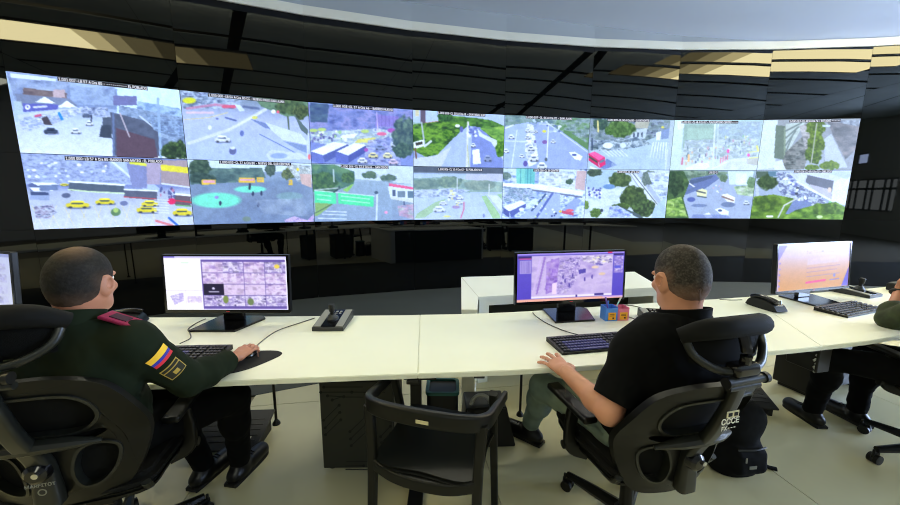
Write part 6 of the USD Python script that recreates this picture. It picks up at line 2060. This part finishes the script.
def head(F, c, fwd, s=1.0, up=(0, 0, 1)):
    R = frame(fwd, up)
    X = lambda a, b, d: np.array(c) + R @ (np.array([a, b, d]) * s)
    F.ell(X(0, -0.014, 0.030), np.array((0.0745, 0.098, 0.088)) * s, R, 0.0)
    F.ell(X(0, -0.044, -0.014), np.array((0.069, 0.062, 0.082)) * s, R, 0.03)
    F.ell(X(0, 0.030, -0.028), np.array((0.062, 0.070, 0.082)) * s, R, 0.025)
    F.ell(X(0, 0.052, -0.085), np.array((0.042, 0.040, 0.030)) * s, R, 0.03)
    for q in (-1, 1):
        F.cap(X(q * 0.056, -0.005, -0.060), X(q * 0.022, 0.072, -0.095), 0.016 * s, 0.014 * s, 0.03)
        F.ell(X(q * 0.042, 0.072, -0.025), np.array((0.02, 0.016, 0.016)) * s, R, 0.02)
        F.cap(X(q * 0.012, 0.095, 0.022), X(q * 0.045, 0.083, 0.022), 0.010 * s, 0.008 * s, 0.014)
        F.ell(X(q * 0.032, 0.100, 0.004), np.array((0.016, 0.012, 0.011)) * s, R, 0.008, True)
    F.cap(X(0, 0.096, 0.012), X(0, 0.117, -0.022), 0.009 * s, 0.0125 * s, 0.012)
    for q in (-1, 1):
        F.ell(X(q * 0.011, 0.104, -0.027), np.array((0.009, 0.010, 0.008)) * s, R, 0.008)
        # ears: a rim around a hollow
        E_ = frame(np.array(R[:, 1]) * 0.9 + R[:, 0] * q * 0.45, up)
        F.ell(X(q * 0.083, -0.022, -0.016), np.array((0.010, 0.025, 0.037)) * s, E_, 0.006)
        F.ell(X(q * 0.091, -0.017, -0.012), np.array((0.007, 0.011, 0.019)) * s, E_, 0.004, True)
        F.ell(X(q * 0.078, -0.012, -0.046), np.array((0.007, 0.010, 0.011)) * s, E_, 0.008)
    F.cap(X(-0.018, 0.098, -0.052), X(0.018, 0.098, -0.052), 0.008 * s, 0.008 * s, 0.01)
    F.cap(X(-0.015, 0.096, -0.064), X(0.015, 0.096, -0.064), 0.009 * s, 0.009 * s, 0.01)
    return X, R


def hair(parent, c, fwd, s, up, col, fade, crown, grey, seed, name="hair"):
    R = frame(fwd, up)
    X = lambda a, b, d: np.array(c) + R @ (np.array([a, b, d]) * s)
    F = Field(np.array(c) - 0.17, np.array(c) + 0.17, 0.004)
    g = 0.0045
    F.ell(X(0, -0.014, 0.030), np.array((0.0745, 0.098, 0.088)) * s + g, R, 0.0)
    F.ell(X(0, -0.044, -0.014), np.array((0.069, 0.062, 0.082)) * s + g, R, 0.03)
    F.ell(X(0, 0.030, -0.028), np.array((0.062, 0.070, 0.082)) * s + g, R, 0.025)
    F.noise(0.0016, 0.008, seed)
    F.plane(X(0, 0.066, 0.062), R @ np.array([0, 0.86, -0.5]))
    F.plane(X(0, -0.08, -0.086), R @ np.array([0, -0.10, -1.0]))
    for q in (-1, 1):
        F.ell(X(q * 0.084, -0.012, -0.024), np.array((0.03, 0.019, 0.034)) * s, R, 0.004, True)
        F.cap(X(q * 0.098, 0.062, -0.06), X(q * 0.094, 0.09, 0.03), 0.034 * s, 0.028 * s, 0.004, None, True)
        F.cap(X(q * 0.094, 0.01, -0.068), X(q * 0.086, -0.045, -0.105), 0.026 * s, 0.026 * s, 0.004, None, True)
    m = F.mesh(2)
    p = part(parent, name, m, "hair_tint", smooth=True)
    L = (np.asarray(UsdGeom.Mesh.Get(stage, p).GetPointsAttr().Get()) - np.array(c)) @ R / s
    n = meshkit.fbm(L * 60, 3, seed)
    n2 = 0.5 + 0.5 * (meshkit.fbm(L * [420, 240, 200], 2, seed + 4) - 0.5) + 0.3 * (n - 0.5)
    z, x, y = L[:, 2], np.abs(L[:, 0]), L[:, 1]
    f = np.clip((-0.022 - z + (n - 0.5) * 0.03) / 0.05, 0, 1) * 0.85
    f = np.maximum(f, np.clip((x - 0.066) / 0.016, 0, 1) * np.clip((0.045 - z) / 0.04, 0, 1) * 0.5)
    cr = crown * np.clip(1.15 - np.hypot(L[:, 0] - 0.005, (y + 0.045) * 0.9) / 0.05, 0, 1) * (z > 0.05)
    base = lin(col)[None] * (0.65 + 0.7 * n2[:, None])
    cmix = base * (1 - f[:, None]) + lin(fade)[None] * f[:, None]
    cmix = cmix * (1 - cr[:, None]) + lin((150, 116, 84))[None] * cr[:, None]
    gr = grey * np.clip((n2 - 0.45) * 4, 0, 1)[:, None]
    cmix = cmix * (1 - gr) + lin((128, 122, 114))[None] * gr
    paint(p, cmix)
    return p


def eyes(parent, X, R, s):
    for q in (-1, 1):
        m = trimesh.creation.icosphere(subdivisions=2, radius=0.0115 * s)
        m.apply_translation(X(q * 0.032, 0.087, 0.004))
        e = part(parent, "eye", m, "eye_white", smooth=True)
        i = trimesh.creation.icosphere(subdivisions=2, radius=0.006 * s)
        i.apply_translation(X(q * 0.032, 0.0935, 0.004))
        part(e, "iris", i, "iris", smooth=True)


def shoe(parent, ankle, d, mt="shoe_leather"):
    """A shoe: upper, sole and laces; the ankle sits over its heel."""
    a = np.array(ankle, float)
    d = unit([d[0], d[1], 0])
    F = Field(np.array([*(a[:2] - 0.3), -0.01]), np.array([*(a[:2] + 0.3), 0.16]), 0.005)
    b = np.array([a[0], a[1], 0.0])
    h, t_ = b - d * 0.045, b + d * 0.165
    F.cap(h + [0, 0, 0.042], t_ + [0, 0, 0.034], 0.040, 0.036, 0.0)
    F.cap(b + d * 0.06 + [0, 0, 0.04], t_ + d * 0.005 + [0, 0, 0.034], 0.046, 0.040, 0.02)
    F.cap(b + [0, 0, 0.05], b + [0, 0, 0.10], 0.045, 0.046, 0.03, None, False, "b")
    F.plane((0, 0, 0.012), (0, 0, -1))
    s = part(parent, "shoe", F.mesh(2), mt, smooth=True)
    n = np.array([-d[1], d[0], 0])
    out = np.array([h[:2] - d[:2] * 0.040 - n[:2] * 0.02, h[:2] - d[:2] * 0.03 - n[:2] * 0.038, (b + d * 0.04)[:2] - n[:2] * 0.044, (b + d * 0.12)[:2] - n[:2] * 0.047, t_[:2] + d[:2] * 0.02 - n[:2] * 0.038, t_[:2] + d[:2] * 0.042,
                    t_[:2] + d[:2] * 0.02 + n[:2] * 0.038, (b + d * 0.12)[:2] + n[:2] * 0.047, (b + d * 0.04)[:2] + n[:2] * 0.044, h[:2] - d[:2] * 0.03 + n[:2] * 0.038, h[:2] - d[:2] * 0.040 + n[:2] * 0.02])
    part(s, "sole", bevel_prism(Polygon(catmull(out, 4, True)), 0.0, 0.02, 0.003), "shoe_sole")
    la = [tube([b + d * q - n * 0.022 + [0, 0, 0.088 - q * 0.12], b + d * q + [0, 0, 0.098 - q * 0.12], b + d * q + n * 0.022 + [0, 0, 0.088 - q * 0.12]], 0.003, 6, smooth=3) for q in (0.05, 0.07, 0.09)]
    part(s, "laces", cat(la), "black_cloth", kind="stuff")


def collar(parent, N, R, rx, ry, h, mt, lean=0.0, open_=0.6):
    a = np.linspace(math.pi / 2 + open_, math.pi / 2 + 2 * math.pi - open_, 28)
    path = np.array([np.array(N) + R @ np.array([math.cos(q) * rx, math.sin(q) * ry + lean, 0.026 - 0.026 * math.sin(q)]) for q in a])
    prof = np.asarray(Polygon([(-0.004, -h / 2), (0.004, -h / 2), (0.003, h / 2), (-0.001, h / 2 + 0.002)]).exterior.coords)[:-1]
    part(parent, "collar", sweep(path, prof), mt, smooth=50)


def patch(parent, name, a, b, ra, rb, t0, t1, c0, c1, ref, mt, lift=0.004, label=None, fld=None):
    """A cloth patch lying on the round sleeve from a to b, between angles c0 and c1 (degrees from ref)."""
    a, b = np.array(a, float), np.array(b, float)
    ax = unit(b - a)
    e1 = unit(np.array(ref, float) - ax * (np.array(ref, float) @ ax))
    e2 = np.cross(ax, e1)
    T, Cc = np.meshgrid(np.linspace(t0, t1, 8), np.radians(np.linspace(c0, c1, 12)), indexing="ij")
    out = []
    for l in (lift, lift - 0.006):
        if fld is None:
            r = ra + (rb - ra) * T
        else:
            u_ = (e1 * np.cos(Cc)[..., None] + e2 * np.sin(Cc)[..., None])[..., None, :]
            rr = np.arange(0.03, 0.13, 0.001)
            q_ = (a + (b - a) * T[..., None])[..., None, :] + u_ * rr[:, None]
            val = ndimage.map_coordinates(fld.v, np.moveaxis((q_ - fld.lo) / fld.h, -1, 0).reshape(3, -1), order=1, mode="nearest").reshape(q_.shape[:-1])
            r = rr[np.argmax(val > 0, axis=-1)]
            r = ndimage.uniform_filter(r, 3, mode="nearest")
        r = r + l
        out.append(a + (b - a) * T[..., None] + (e1 * np.cos(Cc)[..., None] + e2 * np.sin(Cc)[..., None]) * r[..., None])
    v = np.vstack([o.reshape(-1, 3) for o in out])
    n1, n2 = T.shape
    f = []
    for i in range(n1 - 1):
        for j in range(n2 - 1):
            p = i * n2 + j
            f += [(p, p + 1, p + n2 + 1), (p, p + n2 + 1, p + n2)]
    f = np.array(f)
    f = np.vstack([f, f[:, ::-1] + n1 * n2])
    m = trimesh.Trimesh(v, f, process=False)
    cdir = (m.triangles_center[: len(f) // 2] - (a + b) / 2)
    if (m.face_normals[: len(f) // 2] * cdir).sum() < 0:
        m.invert()
    return part(parent, name, m, mt, label=label, smooth=True)


FIELDS = {}


def person(label, J, skin, upper, trousers, sleeve, seed, hairspec, hands, hem=0.5, up_name="shirt", g=0.012, loc=(0, 0, 0)):
    t = thing("person", label, "person", loc)
    pts = np.array([J[k] for k in ("ls", "rs", "le", "re", "lw", "rw", "lk", "rk", "la", "ra", "pelvis", "head")])
    lo, hi = pts.min(0) - 0.17, pts.max(0) + 0.17
    lo[2] = max(lo[2], 0.03)
    F = Field(lo, hi, 0.007)
    torso(F, J, -0.004)
    legs(F, J, -0.006)
    arms(F, J, -0.002 if sleeve > 0.5 else 0.0, build=J.get("arm", 1.0))
    s = J.get("hs", 1.0)
    body = F.mesh(2)
    gz = [*unit(J["gaze"]), J.get("gz", -0.15)]
    F = Field(np.array(J["head"]) - [0.16, 0.17, 0.26], np.array(J["head"]) + [0.16, 0.17, 0.17], 0.0038)
    X, R = head(F, J["head"], gz, s)
    F.cap(np.array(J["neck"]) - [0, 0, 0.05], np.array(J["head"]) + np.array([0, 0, -0.055]) - np.array([*unit(J["gaze"]), 0]) * 0.022, J.get("nr", 0.062), J.get("nr", 0.062) - 0.003, 0.03)
    headm = F.mesh(2)
    hm = []
    for q in "lr":
        if q in hands:
            W, E = np.array(J[q + "w"]), np.array(J[q + "e"])
            m, K, tips = hand_mesh(W, hands[q]["d"], hands[q]["up"], 1 if q == "l" else -1, **{k: v for k, v in hands[q].items() if k not in ("d", "up")}, arm=E)
            hm.append(m)
            hands[q]["K"], hands[q]["tips"] = K, tips
    bp = part(t, "body", merge(body, [headm] + hm), skin, smooth=True)
    eyes(t, X, R, s)
    if hairspec:
        hair(t, J["head"], gz, s, (0, 0, 1), **hairspec)
    # upper garment
    F = Field(lo, hi, 0.007)
    Rt = torso(F, J, g)
    arms(F, J, g + 0.004, upto=sleeve, build=J.get("arm", 1.0))
    P = np.array(J["pelvis"])
    F.plane(P + [0, 0, -hem * 0.14], (0, 0, -1))
    F.noise(0.007, 0.09, seed, (1, 1, 1.6))
    F.noise(0.003, 0.03, seed + 3, (1, 1, 1.8))
    F.plane(np.array(J["neck"]) + [0, 0, 0.02], Rt @ np.array([0, 0.30, 1.0]))
    up = part(t, up_name, F.mesh(2), upper, smooth=True)
    FIELDS[up] = F
    # trousers
    F = Field(lo, hi, 0.008)
    F.ell(P, np.array((0.178, 0.14, 0.125)) * J.get("build", 1.0) + 0.006, Rt, 0.0)
    for q in "lr":
        F.cap(P * 0.4 + np.array(J[q + "h"]) * 0.6, J[q + "h"], 0.10, 0.098, 0.05)
    legs(F, J, 0.012)
    F.plane(P + [0, 0, 0.06], (0, 0, 1))
    F.noise(0.008, 0.08, seed + 9)
    F.noise(0.003, 0.025, seed + 11)
    tr = part(t, "trousers", F.mesh(2), trousers, smooth=True)
    for q in "lr":
        shoe(t, J[q + "a"], J.get(q + "t", J["face"]))
    return t, up, tr, Rt, X, R


# ---- the officer at the left
J1 = dict(pelvis=(-1.385, 1.31, 0.60), chest=(-1.285, 1.185, 1.01), neck=(-1.28, 1.185, 1.10), head=(-1.268, 1.225, 1.245), gaze=(-0.24, 1.0),
          ls=(-1.465, 1.165, 1.02), rs=(-1.10, 1.205, 1.02), le=(-1.575, 1.33, 0.77), re=(-1.045, 1.36, 0.805), lw=(-1.47, 1.545, 0.80), rw=(-1.003, 1.595, 0.786),
          lh=(-1.48, 1.33, 0.575), rh=(-1.29, 1.35, 0.575), lk=(-1.42, 1.70, 0.53), rk=(-1.075, 1.68, 0.54), la=(-1.33, 1.76, 0.10), ra=(-1.15, 1.79, 0.10), face=(0.2, 0.98), rt=(0.15, 0.98), build=0.98, hs=0.97, nr=0.063)
h1 = dict(r=dict(d=(0.02, 1.0, -0.02), up=(0, 0.05, 1), curl=(0.42, 0.42, 0.45, 0.5), spread=0.04, thumb=0.35, drop=-0.05), l=dict(d=(0.25, 1, -0.08), up=(0, 0.1, 1), curl=(0.3, 0.3, 0.32, 0.35), spread=0.08))
p1, jacket, tr1, R1, X1, H1 = person("man in a dark green police uniform seated at the left, hand on a mouse", J1, "skin_m1", "uniform", "black_trouser", 0.93, 21,
                                     dict(col=(19, 16, 12), fade=(76, 56, 42), crown=0.42, grey=0.06, seed=5), h1, hem=0.6, up_name="jacket", g=0.014)
collar(jacket, J1["neck"], R1, 0.079, 0.085, 0.05, "uniform", 0.005)
g1 = 0.018
sl = dict(a=J1["rs"], b=J1["re"], ra=0.07, rb=0.06, fld=FIELDS[jacket])
REF = (0.75, -0.62, 0.25)


def sew(name, t0, t1, c0, c1, mt, lift, label=None):
    patch(jacket, name, sl["a"], sl["b"], sl["ra"], sl["rb"], t0, t1, c0, c1, REF, mt, lift, label, sl["fld"])


for nm, t0, t1, mt in (("flag_yellow_band", 0.10, 0.20, "flag_yellow"), ("flag_blue_band", 0.20, 0.25, "flag_blue"), ("flag_red_band", 0.25, 0.30, "flag_red")):
    sew(nm, t0, t1, -34, 24, mt, 0.004)
sew("unit_badge", 0.38, 0.62, -26, 30, "patch_gold", 0.003, "gold-edged unit badge")
sew("badge_field", 0.395, 0.44, -23, 27, "patch_dark", 0.0042)
sew("badge_field", 0.46, 0.605, -23, 27, "patch_dark", 0.0042)
sew("badge_emblem", 0.50, 0.57, -6, 10, "patch_gold", 0.0052)
for q, S in (("l", J1["ls"]), ("r", J1["rs"])):
    n_ = np.array(J1["neck"])
    c_ = np.array(S) * 0.66 + n_ * 0.34
    ax = unit(np.array(S) - n_)
    ep = rbox(0.105, 0.062, 0.012, (0, 0, 0), 0.005)
    Rm = np.eye(4)
    xx = unit([ax[0], ax[1], ax[2] * 0.9])
    yy = unit(np.cross([0, 0, 1], xx))
    Rm[:3, :3] = np.stack([xx, yy, np.cross(xx, yy)], 1)
    Rm[:3, 3] = c_ + np.cross(xx, yy) * 0.074
    ep.apply_transform(Rm)
    e_ = part(jacket, "epaulette", ep, "epaulette", "crimson shoulder slide")
    em = rbox(0.055, 0.034, 0.004, (0, 0, 0.007), 0.001)
    em.apply_transform(Rm)
    part(jacket, "epaulette_emblem", em, "epaulette_dark")

# ---- the man in the black polo shirt
J2 = dict(pelvis=(0.825, 1.395, 0.60), chest=(0.875, 1.315, 1.00), neck=(0.885, 1.32, 1.09), head=(0.887, 1.375, 1.232), gaze=(-0.05, 1.0),
          ls=(0.705, 1.31, 0.945), rs=(1.055, 1.34, 0.96), le=(0.605, 1.262, 0.735), re=(1.15, 1.40, 0.74), lw=(0.515, 1.50, 0.772), rw=(1.02, 1.60, 0.782),
          lh=(0.725, 1.42, 0.575), rh=(0.925, 1.45, 0.575), lk=(0.500, 1.79, 0.54), rk=(0.88, 1.84, 0.53), la=(0.515, 2.10, 0.115), ra=(0.88, 2.0, 0.10), face=(-0.2, 0.98), lt=(-0.75, 0.66), gz=-0.28, build=1.08, arm=1.08, hs=1.03, nr=0.068)
h2 = dict(l=dict(d=(-0.22, 1.0, -0.03), up=(-0.1, -0.05, 1), curl=(0.16, 0.14, 0.16, 0.2), spread=0.17, thumb=0.6, drop=0.02, s=1.1), r=dict(d=(-0.35, 1, -0.1), up=(0, 0.1, 1), curl=(0.3, 0.3, 0.3, 0.3), spread=0.08))
p2, shirt2, tr2, R2, X2, H2 = person("man in a black short-sleeved polo shirt and jeans seated at the middle monitor", J2, "skin", "black_cloth", "denim", 0.40, 41,
                                     dict(col=(40, 35, 30), fade=(126, 94, 76), crown=0.12, grey=0.32, seed=8), h2, hem=0.9, up_name="polo_shirt", g=0.015)
collar(shirt2, np.array(J2["neck"]) - [0, 0, 0.012], R2, 0.084, 0.088, 0.036, "black_cloth", 0.005)
rg = np.array(h2["l"]["K"][2]) * 0.55 + np.array(h2["l"]["tips"][2]) * 0.45
dd = unit(np.array(h2["l"]["tips"][2]) - np.array(h2["l"]["K"][2]))
part(p2, "ring", tube([rg + 0.0105 * (math.cos(a) * unit(np.cross(dd, [0, 0, 1])) + math.sin(a) * np.array([0, 0, 1])) for a in np.linspace(0, 2 * math.pi, 14)[:-1]], 0.0018, 6, True, 2), "ring_metal", "thin metal ring")

# ---- the person cut by the right border
J3 = dict(pelvis=(2.80, 1.80, 0.60), chest=(2.92, 1.90, 0.98), neck=(2.94, 1.93, 1.07), head=(2.96, 1.99, 1.21), gaze=(0.0, 1.0),
          ls=(2.74, 1.93, 0.99), rs=(3.11, 1.90, 0.99), le=(2.735, 2.165, 0.785), re=(3.2, 1.96, 0.74), lw=(2.885, 2.265, 0.94), rw=(3.12, 2.20, 0.80),
          lh=(2.70, 1.84, 0.575), rh=(2.90, 1.82, 0.575), lk=(2.40, 2.16, 0.53), rk=(2.74, 2.24, 0.53), la=(2.50, 2.30, 0.10), ra=(2.80, 2.30, 0.10), face=(-0.1, 1.0), lt=(0.05, 1.0), hs=1.0)
h3 = dict(l=dict(d=(0.35, -0.1, 0.9), up=(0.1, 1, 0), curl=(0.35, 0.35, 0.35, 0.4), spread=0.06))
p3, shirt3, tr3, R3, X3, H3 = person("person in olive sleeves and black trousers, cut by the right border", J3, "skin", "camo_cloth", "black_trouser", 0.66, 61,
                                     dict(col=(30, 26, 22), fade=(90, 70, 56), crown=0.0, grey=0.0, seed=3), h3, hem=0.6, up_name="jacket", g=0.016)
wv = np.array(J3["lw"])
wd = unit(np.array(J3["lw"]) - np.array(J3["le"]))
s1 = unit(np.cross(wd, [0, 0, 1]))
s2 = np.cross(s1, wd)
wt = part(p3, "wrist_watch", tube([wv - wd * 0.012 + 0.036 * (math.cos(a) * s1 + 0.8 * math.sin(a) * s2) for a in np.linspace(0, 2 * math.pi, 17)[:-1]], 0.010, 8, True, 2), "watch_strap", "black wrist watch")
